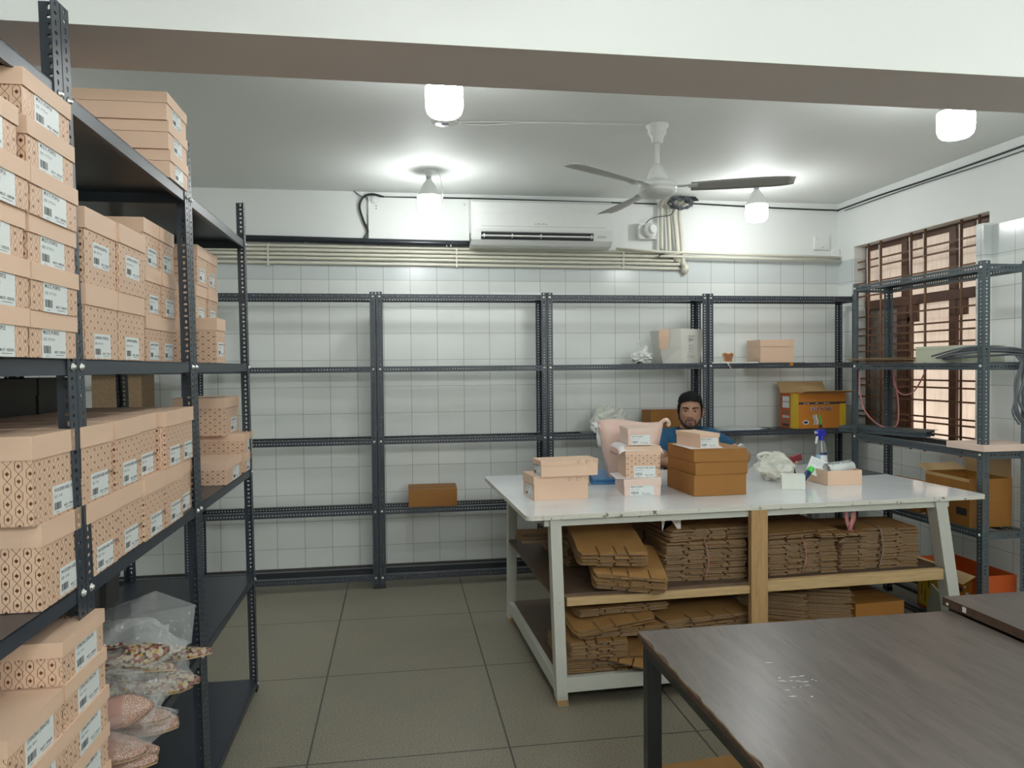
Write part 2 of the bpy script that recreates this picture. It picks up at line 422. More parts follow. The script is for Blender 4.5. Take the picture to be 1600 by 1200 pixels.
# ------------------------------------------------------------------ room shell
XR, YB, ZC, XL, YF = 3.616, 5.714, 2.878, -3.3, -3.2
WY0, WY1, WZ0, WZ1 = 4.12, 5.50, .94, 2.492
def room():
    struct(G().box((XL-.1, YF-.1, -.1), (XR+.3, YB+.3, 0), 'floor').obj('floor'))
    struct(G().box((XL-.1, YF-.1, ZC), (XR+.3, YB+.3, ZC+.1), 'paint').obj('ceiling'))
    struct(G().box((XL-.1, YB, 0), (XR+.3, YB+.2, ZC), 'wall_back').obj('wall_back'))
    struct(G().box((XL-.2, YF, 0), (XL, YB, ZC), 'paint').obj('wall_left'))
    struct(G().box((XL, YF-.2, 0), (XR+.3, YF, ZC), 'paint').obj('wall_front'))
    g = G()
    for a, b in (((XR, YF, 0), (XR+.22, WY0, ZC)), ((XR, WY1, 0), (XR+.22, YB, ZC)), ((XR, WY0, 0), (XR+.22, WY1, WZ0)), ((XR, WY0, WZ1), (XR+.22, WY1, ZC))):
        g.box(a, b, 'wall_right')
    struct(g.obj('wall_right'))
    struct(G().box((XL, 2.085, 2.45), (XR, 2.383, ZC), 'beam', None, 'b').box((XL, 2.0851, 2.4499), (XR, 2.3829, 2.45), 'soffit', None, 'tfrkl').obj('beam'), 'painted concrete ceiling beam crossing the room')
    struct(G().box((XL, YB-.012, 0), (XR, YB, .075), 'skirting').obj('baseboard_back'))
    struct(G().box((XR-.012, YF, 0), (XR, YB-.012, .075), 'skirting').obj('baseboard_right'))
    # window in the right wall
    w = bpy.data.objects.new('window_1', None); COL.objects.link(w); struct(w, 'brown framed window with frosted lit panes behind an iron grille')
    xf = XR+.10
    g = G(); d0, d1 = xf, xf+.05
    def fr(y0, y1, z0, z1, e=0): g.box((d0-e, y0, z0), (d1+e, y1, z1), 'brown_frame')
    fr(WY0, WY1, WZ0, WZ0+.05); fr(WY0, WY1, WZ1-.04, WZ1)
    fr(WY0, WY0+.06, WZ0, WZ1); fr(WY1-.03, WY1, WZ0, WZ1)
    fr(5.005, 5.065, WZ0, WZ1, .004); fr(4.515, 4.58, WZ0, WZ1, .004); fr(WY0, WY1, 1.985, 2.055, .006)
    fr(4.90, 5.0, 1.86, 1.985); fr(4.43, 4.515, 1.88, 1.985); fr(5.065, 5.12, 1.0, 1.985); fr(WY0, WY1, .985, 1.03)
    fr(4.96, 5.0, 1.0, 1.9)
    g.obj('window_frame', w, bevel=.003)
    G().box((xf+.022, 4.18, .99), (xf+.03, 5.0, 1.985), 'pane').obj('lit_pane', w)
    G().box((xf+.022, WY0+.06, 2.055), (xf+.03, WY1-.03, WZ1-.04), 'pane').obj('top_pane', w)
    G().box((xf+.022, 5.065, .99), (xf+.03, WY1-.03, 1.985), 'dimpane').obj('dim_pane', w, label='dull grey-brown pane at the far end')
    g = G(); xb = XR+.035
    for y in (5.363, 5.214, 4.874, 4.729, 4.392, 4.239): g.tube([(xb, y, WZ0), (xb, y, WZ1)], .0085, 'brown_bar', 6)
    for z in (2.366, 2.308, 2.193, 2.09, 1.926, 1.833, 1.779, 1.703, 1.654, 1.54, 1.44, 1.39, 1.30, 1.185, 1.145, 1.07):
        g.box((xb-.004, WY0, z-.006), (xb+.004, WY1, z+.006), 'brown_bar')
    g.obj('iron_grille', w)
    g = G(); r = random.Random(4)
    for y in (5.363, 5.214, 4.874, 4.729, 4.392, 4.239):
        g.tube([(xb-.012, y+r.uniform(-.004, .004), WZ1-.30+r.uniform(-.1, .15)), (xb-.012, y+.004, WZ1-.03)], .004, 'tissue', 5)
    g.obj('masking_tape', w, label='strips of pale tape stuck down the grille bars')
    struct(G().box((XR-.055, WY0-.02, 1.0), (XR+.02, WY0+.045, 2.415), 'wall_right').obj('trim_1', bevel=.003), 'white tiled edge of the window opening')
room()

# ------------------------------------------------------------------ perforated slotted angle
def strip_faces(g, L, w, T, m, pitch=.02, th=.002, wid=.040):
    """perforated plate: length along +x from 0 to L, width along +y 0..w, thickness th towards +z"""
    n = max(1, int(round(L/pitch))); p = L/n
    k = g.slot(m)
    for i in range(n):
        cx = (i+.5)*p; x0, x1 = i*p, (i+1)*p; cy = w*.5
        a, b = (.0068, .0038) if i % 2 == 0 else (.0040, .0068)
        out = [(x0, 0), (cx, 0), (x1, 0), (x1, cy), (x1, w), (cx, w), (x0, w), (x0, cy)]
        inn = [(cx+a*math.cos(t), cy+b*math.sin(t)) for t in (math.pi*1.25, math.pi*1.5, math.pi*1.75, 0, math.pi*.25, math.pi*.5, math.pi*.75, math.pi)]
        base = len(g.v)
        for z in (0, th):
            g.v += [tuple(T @ Vector((x, y, z))) for x, y in out]+[tuple(T @ Vector((x, y, z))) for x, y in inn]
        fs = []
        for j in range(8):
            q = (j+1) % 8
            fs.append((base+q, base+j, base+8+j, base+8+q))
            fs.append((base+16+j, base+16+q, base+24+q, base+24+j))
            fs.append((base+8+q, base+8+j, base+24+j, base+24+q))
        for (j, q) in ((0, 1), (1, 2), (4, 5), (5, 6)): fs.append((base+j, base+q, base+16+q, base+16+j))
        g.f += fs; g.mi += [k]*len(fs); g.uv += [None]*len(fs); g.smooth += [False]*len(fs)
def angle_mesh(name, L, m, vertical, w=.040):
    """vertical: post along +z, flanges along +x and +y from the corner. else: beam along +x, flanges -z and +y"""
    g = G()
    if vertical:
        strip_faces(g, L, w, Matrix(((0, 1, 0, 0), (0, 0, 1, 0), (1, 0, 0, 0), (0, 0, 0, 1))), m)       # flange in xz plane (along +x)
        strip_faces(g, L, w-.002, Matrix(((0, 0, 1, 0), (0, 1, 0, .002), (1, 0, 0, 0), (0, 0, 0, 1))), m)    # flange in yz plane (along +y)
        g.box((-.002, -.002, -.001), (w+.001, w+.001, .022), 'black')
    else:
        strip_faces(g, L, w, Matrix(((1, 0, 0, 0), (0, 0, 1, 0), (0, -1, 0, 0), (0, 0, 0, 1))), m)
        g.box((0, .002, -.002), (L, w, 0), m)
    return g.mesh(name)
_am = {}
def angle(L, m, vertical):
    k = (round(L, 3), m, vertical)
    if k not in _am: _am[k] = angle_mesh('slotted_angle', L, m, vertical)
    return _am[k]
def bolt_mesh():
    return G().lathe([(.009, 0), (.009, .0015), (.0062, .0018), (.0055, .006), (.002, .0075)], 'bolt', 10).mesh('bolt')
BOLT = bolt_mesh()

def open_rack(label, loc, rz, L, D, levels, H, m, group, bolts=True, skip_side=False):
    """free-standing slotted-angle frame; local x along its length, local -y is its front"""
    t = thing('storage_rack', label, 'rack', loc, rz, group)
    pm = angle(H, m, True)
    for (x, y, q) in ((0, 0, 0), (L, 0, 90), (0, D, 270), (L, D, 180)):
        ob('post', pm, t, (x, y, 0), (0, 0, R(q)))
    e = .0024; bm_ = angle(L-2*e, m, False); sm = angle(D-2*e, m, False)
    for z in levels:
        ob('beam', bm_, t, (e, e, z)); ob('beam', bm_, t, (L-e, D-e, z), (0, 0, math.pi))
        ob('side_bar', sm, t, (L-e, e, z-.0024), (0, 0, R(90))); ob('side_bar', sm, t, (e, D-e, z-.0024), (0, 0, R(270)))
        if bolts:
            for x in (.020, L-.020): ob('bolt', BOLT, t, (x, -.0005, z-.02), (R(90), 0, 0))
    return t

LEV = (2.08, 1.57, 1.06, .565, .095)
def back_racks():
    names = ['slate blue slotted rack against the back wall, hidden behind the box shelves', 'empty slotted steel rack against the tiled wall, leftmost open bay',
             'slotted steel rack on the back wall holding one brown carton low down', 'slotted steel rack behind the seated man with a paper bag on it',
             'slotted steel rack in the far corner with a bright printed carton']
    xs = [(-2.63, -1.405), (-1.40, -.146), (-.140, 1.078), (1.082, 2.308), (2.314, 3.53)]
    for (a, b), lb in zip(xs, names):
        open_rack(lb, (a, 5.33, 0), 0, b-a, .232, LEV, 2.095, 'rack', 'slotted steel racks along the back wall')
    open_rack('slate grey slotted rack standing in front of the window', (3.07, 4.68, 0), R(-90), 1.145, .27, (2.085, 1.56, 1.085, .655, .09), 2.10, 'rack_grey', 'slotted racks by the window')
back_racks()

LEAN = .055
SHZ = (2.155, 1.585, 1.088, .568, .05)
YPOST = (.90, 1.836, 2.79, 3.765)
def tilt(o, x, y, rz):
    o.matrix_basis = Matrix.Translation((x, y, 0)) @ Matrix.Rotation(LEAN, 4, 'X') @ Matrix.Rotation(rz, 4, 'Z')
def box_racks():
    names = ['navy steel shelf unit nearest the camera filled with pink shoeboxes', 'navy steel shelf unit between the first two posts packed with patterned boxes and bagged shoes',
             'navy steel shelf unit at the end of the aisle with bare lower shelves']
    pm = angle(2.335, 'rack', True); D = .58
    for k in range(3):
        y0, y1 = YPOST[k]+.002, YPOST[k+1]-.002
        t = thing('shelf_unit', names[k], 'shelf', (0, 0, 0), 0, 'navy shelf units along the left aisle')
        for (x, y, q) in ((-.69, y0, 90), (-.69, y1, 180), (-.69-D, y0, 0), (-.69-D, y1, 270)):
            tilt(ob('post', pm, t), x, y, R(q))
        g = G(); L = y1-y0-.006; t_ = .002
        g.box((-D+.004, 0, -.003), (-.003, L, 0), 'shelf')
        g.box((-.005, 0, -.034), (-.003, L, 0), 'rack'); g.box((-D+.004, 0, -.034), (-D+.006, L, 0), 'rack')
        g.box((-D+.006, 0, -.034), (-.005, .002, -.003), 'rack'); g.box((-D+.006, L-.002, -.034), (-.005, L, -.003), 'rack')
        g.box((-.015, 0, -.034), (-.005, L, -.032), 'rack')
        me = g.mesh('shelf_panel')
        for z in SHZ:
            yy = y0+.003-LEAN*z
            ob('shelf_panel', me, t, (-.69, yy, z))
            for dy in (.020, L-.014):
                b = ob('bolt', BOLT, t, (-.6895, yy+dy, z-.017), (0, R(90), 0))
box_racks()

# ------------------------------------------------------------------ ceiling and wall fittings
def bulbs():
    prof = [(.0, -.293), (.030, -.292), (.058, -.285), (.071, -.272), (.0765, -.255), (.0775, -.235), (.0775, -.172)]
    diff = G().lathe(prof, 'bulb', 28).mesh('diffuser')
    body = G().lathe([(.0765, -.172), (.074, -.165), (.058, -.125), (.036, -.085), (.022, -.068), (.018, -.06)], 'white_plastic', 28).mesh('bulb_body')
    cap = G().lathe([(.016, -.062), (.016, -.038), (.020, -.036), (.022, -.012), (.045, -.010), (.05, -.003), (.05, 0)], 'white_plastic', 20).mesh('socket')
    ring = G().lathe([(.0172, -.062), (.0185, -.058), (.0172, -.050), (.0185, -.046), (.0172, -.040)], 'grey_plastic', 16).mesh('screw_ring')
    spots = [((.225, 5.06), 'glowing LED bulb in front of the wall panel beside the air conditioner'),
             ((2.575, 5.08), 'glowing LED bulb near the far corner under the fan blade'),
             ((.205, 3.10), 'glowing LED bulb just beyond the beam, left of the ceiling fan'),
             ((2.545, 3.10), 'glowing LED bulb just beyond the beam at the right edge'),
             ((.21, .95), 'LED bulb overhead on the near side of the beam'),
             ((2.55, .95), 'LED bulb over the brown tables on the near side of the beam'),
             ((.21, -1.3), 'LED bulb at the left rear of the room behind the camera'), ((2.55, -1.3), 'LED bulb at the right rear of the room behind the camera'),
             ((-2.2, 1.2), 'LED bulb in the side aisle behind the shelf units'), ((-2.2, 4.2), 'LED bulb in the far side aisle beyond the shelf units')]
    first = None
    for (x, y), lb in spots:
        if first is None:
            t = first = thing('led_bulb', lb, 'light bulb', (x, y, ZC), 0, 'ceiling bulbs')
            ob('diffuser', diff, t, label='glowing white diffuser'); ob('bulb_body', body, t); ob('socket', cap, t); ob('screw_ring', ring, t)
        else: copy_tree(first, (x, y, ZC), 0, lb)
    tag(G().tube(spline([(.275, 5.06, ZC-.004), (.300, 5.06, ZC-.03), (.312, 5.06, ZC-.10), (.318, 5.06, ZC-.17), (.300, 5.07, ZC-.20)]), .003, 'white_plastic', 6).obj('flex_wire'), 'thin white flex hanging beside the left rear bulb', 'wire')
bulbs()
def battens():  # unseen battens added as fill for the lower walls, floor and table
    M['tube'] = emit('led_tube_diffuser', (.97, 1.0, .985), 185.0)
    first = None
    for (x, y, rz, lb) in ((1.35, -1.2, 0, 'long LED batten on the ceiling just behind the camera'), (.2, -2.3, 0, 'long LED batten on the ceiling at the left rear of the room'), (2.5, -2.3, 0, 'long LED batten on the ceiling at the right rear of the room')):
        if first is None:
            t = first = thing('led_batten', lb, 'ceiling light', (x, y, ZC), rz, 'LED battens behind the camera')
            G().box((-.62, -.022, -.03), (.62, .022, 0), 'white_plastic').obj('housing', t, bevel=.003)
            G().box((-.60, -.018, -.052), (.60, .018, -.0305), 'tube').obj('diffuser', t, bevel=.006)
        else: copy_tree(first, (x, y, ZC), rz, lb)
battens()

def fan():
    cx, cy = 1.424, 3.953
    t = thing('ceiling_fan', 'cream three bladed ceiling fan hanging below the ceiling', 'fan', (cx, cy, ZC))
    G().lathe([(.0, -.105), (.022, -.105), (.030, -.098), (.034, -.07), (.046, -.05), (.050, -.046), (.052, -.02), (.062, -.012), (.063, 0)], 'white_plastic', 28).obj('canopy', t)
    G().lathe([(.0125, -.25), (.0125, -.09)], 'white_plastic', 14).obj('down_rod', t)
    G().lathe([(.0, -.305), (.052, -.305), (.054, -.285), (.046, -.26), (.030, -.228), (.018, -.215)], 'white_plastic', 24).obj('lower_canopy', t)
    G().lathe([(.0, -.398), (.05, -.396), (.080, -.388), (.100, -.372), (.104, -.362), (.094, -.358), (.105, -.350), (.108, -.335), (.100, -.322), (.075, -.312), (.03, -.306)], 'white_plastic', 36).obj('motor', t)
    n, Lb = 12, .715
    for a in (-21, -145, 98):
        g = G(); rs = []
        for i in range(n+1):
            u = i/n; x = .18+(Lb-.18)*u
            w = .052+.018*math.sin(min(1, u*1.4)*math.pi*.5)-(.018*max(0, u-.9)*10)
            tw = -R(13)*(1-.35*u); z = -.345
            ring = []
            for (yy, dz) in ((-w, -.002), (-w*.3, .006), (w*.6, .006), (w, -.001), (w*.6, .003), (-w*.3, .003)):
                ring.append(Vector((x, yy*math.cos(tw)-.0, z+yy*math.sin(tw)+dz)))
            rs.append(ring)
        g.rings(rs, 'fan_blade'); b = g.obj('blade', t, rot=None) if False else g.obj('blade', t); b.rotation_euler = (0, 0, R(a))
        g = G(); g.box((.075, -.022, -.343), (.20, .022, -.337), 'white_plastic'); g.box((.165, -.040, -.346), (.215, .040, -.341), 'white_plastic')
        br = g.obj('blade_bracket', b, bevel=.002)
fan()

def ceiling_rose():
    t = thing('ceiling_rose', 'round white ceiling box between the left bulbs', 'ceiling box', (.270, 4.043, ZC))
    G().lathe([(.0, -.016), (.05, -.015), (.066, -.009), (.072, 0)], 'white_plastic', 32).obj('cover', t)
    G().prism([(-.02, -.011), (.016, -.014), (.022, .006), (-.012, .012)], -.0205, -.0155, 'navy').obj('sticker', t)
    w = spline([(.34, 4.05, ZC-.003), (.45, 4.07, ZC-.003), (.62, 4.03, ZC-.003), (.80, 3.99, ZC-.003), (1.0, 3.985, ZC-.003), (1.2, 3.965, ZC-.003), (1.37, 3.955, ZC-.003)])
    w2 = spline([(.34, 4.04, ZC-.003), (.45, 4.015, ZC-.003), (.62, 4.0, ZC-.003), (.80, 3.985, ZC-.003), (1.0, 3.97, ZC-.003), (1.2, 3.955, ZC-.003), (1.37, 3.945, ZC-.003)])
    g = G().tube(w, .0028, 'white_plastic', 6).tube(w2, .0028, 'white_plastic', 6)
    tag(g.obj('twin_wire'), 'pair of white wires clipped along the ceiling to the fan', 'wire')
ceiling_rose()

def air_con():
    x0, x1, z0, z1, yf = .552, 1.628, 2.458, 2.802, 5.485
    t = thing('air_conditioner', 'white split air conditioner high on the back wall with its flap open', 'air conditioner', ((x0+x1)/2, YB-.002, z0))
    w = (x1-x0)/2; h = z1-z0; d = YB-.002-yf
    prof = [(0, h), (-d*.80, h), (-d*.93, h*.93), (-d, h*.72), (-d, h*.36), (-d*.97, h*.30)]
    prof2 = [(-d*.90, h*.13), (-d*.72, h*.03), (-d*.45, 0), (0, 0)]
    def ext(g, pr, xa, xb, m): g.rings([[Vector((x, y, z)) for y, z in pr] for x in (xa, xb)], m, True, True, False)
    g = G(); ext(g, prof+[(-d*.55, h*.22), (0, h*.22)], -w, w, 'white_plastic'); g.obj('casing', t, bevel=.004, fix=True)
    g = G(); ext(g, [(-d*.5, h*.24)]+prof2, -w, w, 'white_plastic'); 
    ext(g, [(-d*.97, h*.30), (-d*.90, h*.13), (-d*.3, h*.05), (-d*.3, h*.3)], -w, -w+.072, 'white_plastic')
    ext(g, [(-d*.97, h*.30), (-d*.90, h*.13), (-d*.3, h*.05), (-d*.3, h*.3)], w-.150, w, 'white_plastic')
    g.obj('lower_casing', t, fix=True)
    G().box((-w+.073, -d*.905, h*.135), (w-.151, -d*.55, h*.295), 'dark_gap').obj('air_outlet', t)  # dark block stands in for the shade inside the outlet
    g = G(); T = Tr(0, -d*.945, h*.205, 0, R(-8)); g.box((-w+.076, -.014, -.005), (w-.154, .02, .004), 'white_plastic', T)
    for x in (-w+.09, -w+.30, -.02, w-.17): g.box((x, -.008, -.012), (x+.008, .02, .016), 'white_plastic', T)
    g.obj('flap', t)
    G().box((-w+.072, -d-.001, h*.405), (w-.06, -d+.004, h*.414), 'grey_plastic').obj('seam', t)
    g = G()
    for k, x in enumerate((-.065, -.045, -.025, -.005, .015)): g.box((x, -d-.0012, h*.455), (x+.012, -d+.002, h*.475+.004*(k % 2)), 'grey_plastic')
    g.obj('logo', t, label='small grey maker logo on the front')
    g = G()
    for z in (.235, .205): g.box((w-.12, -d*.95-.004, h*z), (w-.055, -d*.85, h*z+.003), 'grey_plastic')
    g.obj('display_marks', t)
air_con()

def wall_fittings():
    yb = YB
    t = thing('wall_panel', 'painted board screwed flat to the back wall left of the air conditioner', 'panel', (.185, yb, 2.465))
    G().box((-.385, -.022, 0), (.372, -.0005, .37), 'wall_back').obj('board', t, bevel=.003)
    g = G()
    for x, z in ((-.325, .285), (-.325, .305), (.335, .33), (.333, .05), (-.31, -.003+.012)): g.lathe([(.006, 0), (.006, .003), (.001, .004)], 'grey_plastic', 8, Tr(x, -.0215, z, 0, R(90)))
    g.obj('screw', t)
    # black insulated pipe
    t = thing('insulated_pipe', 'thick black taped air conditioner pipe running along the back wall', 'pipe', (0, 0, 0))
    G().tube(spline([(-3.1, 5.672, 2.512), (-1.25, 5.672, 2.512), (-.2, 5.668, 2.500), (.2, 5.668, 2.496), (.556, 5.672, 2.495)], 10), .0245, 'blackfoam', 12).obj('wrap', t)
    g = G()
    for x in (.375, .405, -.66): g.tube([(x, 5.672, 2.494+(.012 if x < 0 else 0)), (x+.012, 5.672, 2.495+(.012 if x < 0 else 0))], .0255, 'white_plastic', 12)
    g.obj('white_tie', t)
    # cream conduits, each one a thing
    rows = [(2.463, .0125, 2.10, 'uppermost cream conduit under the black pipe'), (2.432, .0125, 2.19, 'second cream conduit down on the back wall'),
            (2.402, .0125, 2.23, 'third cream conduit down on the back wall'), (2.372, .012, 2.235, 'fourth cream conduit down on the back wall'), (2.338, .0125, 2.262, 'lowest cream conduit just above the tiles')]
    for i, (z, r, xe, lb) in enumerate(rows):
        sag = .010
        t = thing('conduit', lb, 'conduit', (0, 0, 0), 0, 'cream conduits along the back wall')
        up = {0: 2.075, 1: 2.142, 2: 2.2, 3: 2.24}.get(i)
        y = yb-.016-(.006 if i % 2 else 0)
        pts = [(-3.1, y, z+.004), (-1.25, y, z+.004), (0, y, z), (1.0, y, z-sag*.4), (xe, y, z-sag)]
        G().tube(spline(pts, 6), r, 'cream_pvc', 10).obj('pipe', t)
        for x in (-.93, .45, 1.76): G().box((x, y-r-.003, z-r-.004-sag*.3), (x+.012, yb, z+r+.004), 'cream_pvc').obj('clip', t)
        if i in (1, 2, 4):
            g = G().lathe([(.024, -.03), (.028, -.02), (.028, .02), (.024, .03)], 'cream_pvc', 14, Tr(xe+.012, y, z-sag, 0, 0, R(90)))
            g.lathe([(.019, -.04), (.022, 0), (.019, .04)], 'cream_pvc', 12, Tr(xe+.012, y-.004, z-sag))
            g.obj('elbow', t)
    drops = [(2.078, 2.072, 2.475, 2.825, 'leftmost vertical cream pipe beside the camera'), (2.128, 2.141, 2.455, 2.82, 'second vertical cream pipe right of the camera'),
             (2.178, 2.208, 2.445, 2.80, 'third vertical cream pipe right of the camera'), (2.222, 2.255, 2.335, 2.80, 'rightmost vertical cream pipe of the cluster')]
    for xt, xb, zb, zt, lb in drops:
        y = yb-.045
        pts = [(xt+.05, y-.05, zt+.045), (xt+.015, y-.02, zt+.02), (xt, y, zt-.03), ((xt+xb)/2, y, (zt+zb)/2), (xb, y, zb)]
        tag(G().tube(spline(pts, 6), .0155, 'cream_pvc', 10).obj('drop_pipe'), lb, 'pipe', 'vertical pipes at the cable bundle')
    for (z, lb) in ((2.447, 'upper long grey-cream trunking pipe running to the right corner'), (2.417, 'lower long grey-cream pipe running to the right corner')):
        tag(G().tube([(1.70 if z > 2.43 else 2.24, yb-.062, z+.025), (2.05, yb-.06, z+.006), (2.8, yb-.055, z-.006), (3.60, yb-.05, z-.018)], .011, 'cream_pvc', 8).obj('trunk_pipe'), lb, 'pipe', 'pipes running to the right corner')
    # loose cable coil hanging at the top of the pipes
    g = G(); r = random.Random(7)
    for k in range(12):
        a0 = r.uniform(0, 6.28); pts = []
        for j in range(14):
            a = a0+j*.5; rr = r.uniform(.045, .085)
            pts.append((2.195+1.25*rr*math.cos(a), 5.565+r.uniform(-.03, .04), 2.818+.62*rr*math.sin(a)))
        g.tube(spline(pts, 3), .0035, 'greycable', 5)
    g.prism([(.0, 0), (.11, .015), (.07, .075), (-.02, .05)], 0, .004, 'black', Tr(2.24, 5.58, 2.83, 0, R(70)))
    tag(g.obj('cable_coil'), 'tangled grey cable coil stuffed above the vertical pipes', 'cable')
    # cctv camera
    t = thing('security_camera', 'small white dome camera on a square box on the back wall', 'camera', (1.955, yb, 2.614))
    G().box((-.075, -.058, -.062), (.075, -.0005, .062), 'white_plastic').obj('mount_box', t, bevel=.006)
    T = Tr(.012, -.058, .002, R(12), R(90))
    G().lathe([(.058, -.002), (.058, .01), (.050, .022), (.040, .034), (.0, .036)], 'white_plastic', 28, T).obj('housing', t)
    T2 = Tr(.030, -.088, .010, R(16), R(80))
    G().lathe([(.036, -.03), (.036, .012), (.033, .018), (.027, .018)], 'white_plastic', 24, T2).obj('eyeball', t)
    G().lathe([(.027, .0165), (.012, .0135), (.0, .013)], 'black', 24, T2).obj('lens', t)
    g = G()
    for x, z in ((-.064, .05), (.064, .05), (-.064, -.05), (.064, -.05)): g.lathe([(.004, 0), (.004, .002), (.001, .0025)], 'chrome', 8, Tr(x, -.0575, z, 0, R(90)))
    g.obj('screw', t)
    tag(G().tube(spline([(1.945, 5.675, 2.678), (1.99, 5.66, 2.715), (2.06, 5.655, 2.73), (2.135, 5.64, 2.74), (2.17, 5.61, 2.79), (2.185, 5.59, 2.82)]), .004, 'greycable', 6).obj('camera_cable'), 'grey lead looping from the dome camera up to the coil', 'cable')
    # socket box
    t = thing('switch_box', 'small blank white switch box on the back wall near the corner', 'switch box', (3.458, yb, 2.551))
    G().box((-.068, -.020, -.056), (.068, -.0005, .056), 'white_plastic').obj('back_box', t, bevel=.004)
    G().box((-.052, -.0225, -.042), (.056, -.0195, .047), 'white_plastic').obj('plate', t, bevel=.002)
    g = G()
    for x, z in ((-.045, .036), (.006, -.035)): g.lathe([(.005, 0), (.005, .002), (.001, .003)], 'grey_plastic', 8, Tr(x, -.022, z, 0, R(90)))
    g.obj('screw', t)
    # cables along the top of the walls
    tag(G().tube(spline([(-.10, yb-.015, 2.838), (.5, yb-.012, 2.845), (1.2, yb-.012, 2.842), (2.05, yb-.014, 2.838)]), .0055, 'black', 6).obj('wall_cable'), 'black cable along the top of the wall above the air conditioner', 'cable')
    tag(G().tube(spline([(2.3, yb-.03, 2.845), (2.9, yb-.014, 2.832), (3.55, yb-.014, 2.822), (3.598, yb-.05, 2.822), (3.602, 5.2, 2.824), (3.602, 4.4, 2.812), (3.602, 3.4, 2.815), (3.602, 2.45, 2.808)]), .0065, 'black', 6).obj('corner_cable'), 'black cable clipped high on the right wall and round the corner', 'cable')
    tag(G().tube(spline([(3.602, 5.6, 2.80), (3.604, 4.8, 2.80), (3.604, 4.0, 2.785), (3.604, 3.0, 2.795), (3.604, 2.45, 2.79)]), .004, 'greycable', 6).obj('thin_cable'), 'thin grey cable sagging just below the black one on the right wall', 'cable')
    tag(G().tube(spline([(-.08, yb-.015, 2.838), (-.17, yb-.02, 2.856), (-.235, yb-.02, 2.83), (-.262, yb-.02, 2.76), (-.235, yb-.02, 2.66), (-.205, yb-.02, 2.58), (-.23, yb-.03, 2.525)]), .0085, 'black', 8).obj('looped_cable'), 'black cable looping down from the ceiling to the insulated pipe', 'cable')
    g = G().tube(spline([(-.30, 5.69, 2.875), (-.25, 5.69, 2.838), (-.20, 5.695, 2.818), (-.20, 5.70, 2.70), (-.203, 5.70, 2.53)]), .004, 'greycable', 6)
    tag(g.obj('thin_drop_cable'), 'thin grey cable dropping beside the wall panel', 'cable')
    tag(G().lathe([(.030, 0), (.030, .022), (.0, .024)], 'white_plastic', 20, Tr(-.155, yb-.0005, 2.816, 0, R(90))).obj('round_cap'), 'round white blanking cap at the top corner of the wall panel', 'cap')
    tag(G().box((3.545, yb-.03, 2.43), (3.612, yb-.001, 2.50), 'wall_back').obj('corner_plate', bevel=.003), 'small pale plate at the corner above the window', 'plate')
wall_fittings()

# ------------------------------------------------------------------ shoeboxes
_bm = {}
def box_meshes(w, d, h, lid, style):
    k = (w, d, h, lid, style)
    if k in _bm: return _bm[k]
    mb, ml = {'lattice': ('lattice', 'pink'), 'plain': ('pink', 'pink'), 'pale': ('palepink', 'palepink'), 'dark': ('charcoal_card', 'charcoal_card')}[style]
    e = .0032
    body = G().box((-w/2+e, -d/2+e, 0), (w/2-e, d/2-e, h-.004), mb).mesh('box_body')
    g = G(); t = .0018; z0 = h-lid
    g.box((-w/2, -d/2, h-t), (w/2, d/2, h), ml)
    g.box((-w/2, -d/2, z0), (w/2, -d/2+t, h-t), ml); g.box((-w/2, d/2-t, z0), (w/2, d/2, h-t), ml)
    g.box((-w/2, -d/2+t, z0), (-w/2+t, d/2-t, h-t), ml); g.box((w/2-t, -d/2+t, z0), (w/2, d/2-t, h-t), ml)
    _bm[k] = (body, g.mesh('box_lid')); return _bm[k]
_lm = {}
def label_mesh(lw, lh, lines, price):
    k = (lw, lh, lines, price)
    if k in _lm: return _lm[k]
    g = G(); g.box((0, -.0006, 0), (lw, 0, lh), 'label')
    F = lambda x, z, s=1: Matrix.Translation((x, -.0008, z)) @ Matrix.Rotation(R(90), 4, 'X') @ Matrix.Scale(s, 4)
    n = len(lines)
    for i, tx in enumerate(lines):
        sz = lh*(.17 if i == 0 else .125)
        g.add_mesh(text_mesh(tx, .01, i == 0), F(lw*.05, lh*(.78-.21*i), sz/.01), 'ink')
    r = random.Random(3); x = lw*.05
    while x < lw*.36:
        bw = r.choice((.0006, .0009, .0013)); g.box((x, -.0009, lh*.15), (x+bw, -.0006, lh*.40), 'ink'); x += bw+r.choice((.0011, .0016, .0021))
    g.add_mesh(text_mesh('37 41', .01), F(lw*.13, lh*.03, lh*.09/.01), 'ink')
    g.add_mesh(text_mesh(price, .01, True), F(lw*.50, lh*.16, lh*.125/.01), 'ink')
    g.box((lw*.56, -.0009, lh*.09), (lw*.90, -.0006, lh*.105), 'ink')
    _lm[k] = g.mesh('printed_label'); return _lm[k]
LS = (.104, .060, ('MULTI, PURPLE', 'SIZE : 37 TO 41'), 'M.R.P : 4200.00')
LT = (.098, .058, ('WOODEN HEEL AND 3 (RED)', 'SIZE : 37-38'), 'M.R.P : 7790.00')
LU = (.098, .058, ('LAPRESH (PURPLE)', 'SIZE : 38 TO 41'), 'M.R.P : 7790.00')
LD = (.110, .060, ('STERLING (PEACH)', 'SIZE : 40-41'), 'M.R.P : 4990.00')
_seed = random.Random(21)
def shoebox(label, loc, rz, dims, style='lattice', lab=None, at=None, group=None, name='shoe_box'):
    w, d, h, lid = dims
    t = thing(name, label, 'box', loc, rz, group)
    b, l = box_meshes(w, d, h, lid, style)
    ob('body', b, t); ob('lid', l, t)
    if lab:
        fx, fz = at if at else (.5, .12)
        ob('paper_label', label_mesh(*lab), t, (-w/2+(w-lab[0])*fx, -d/2+.0032-.0002, (h-lid-lab[1])*fz+.001))
    return t
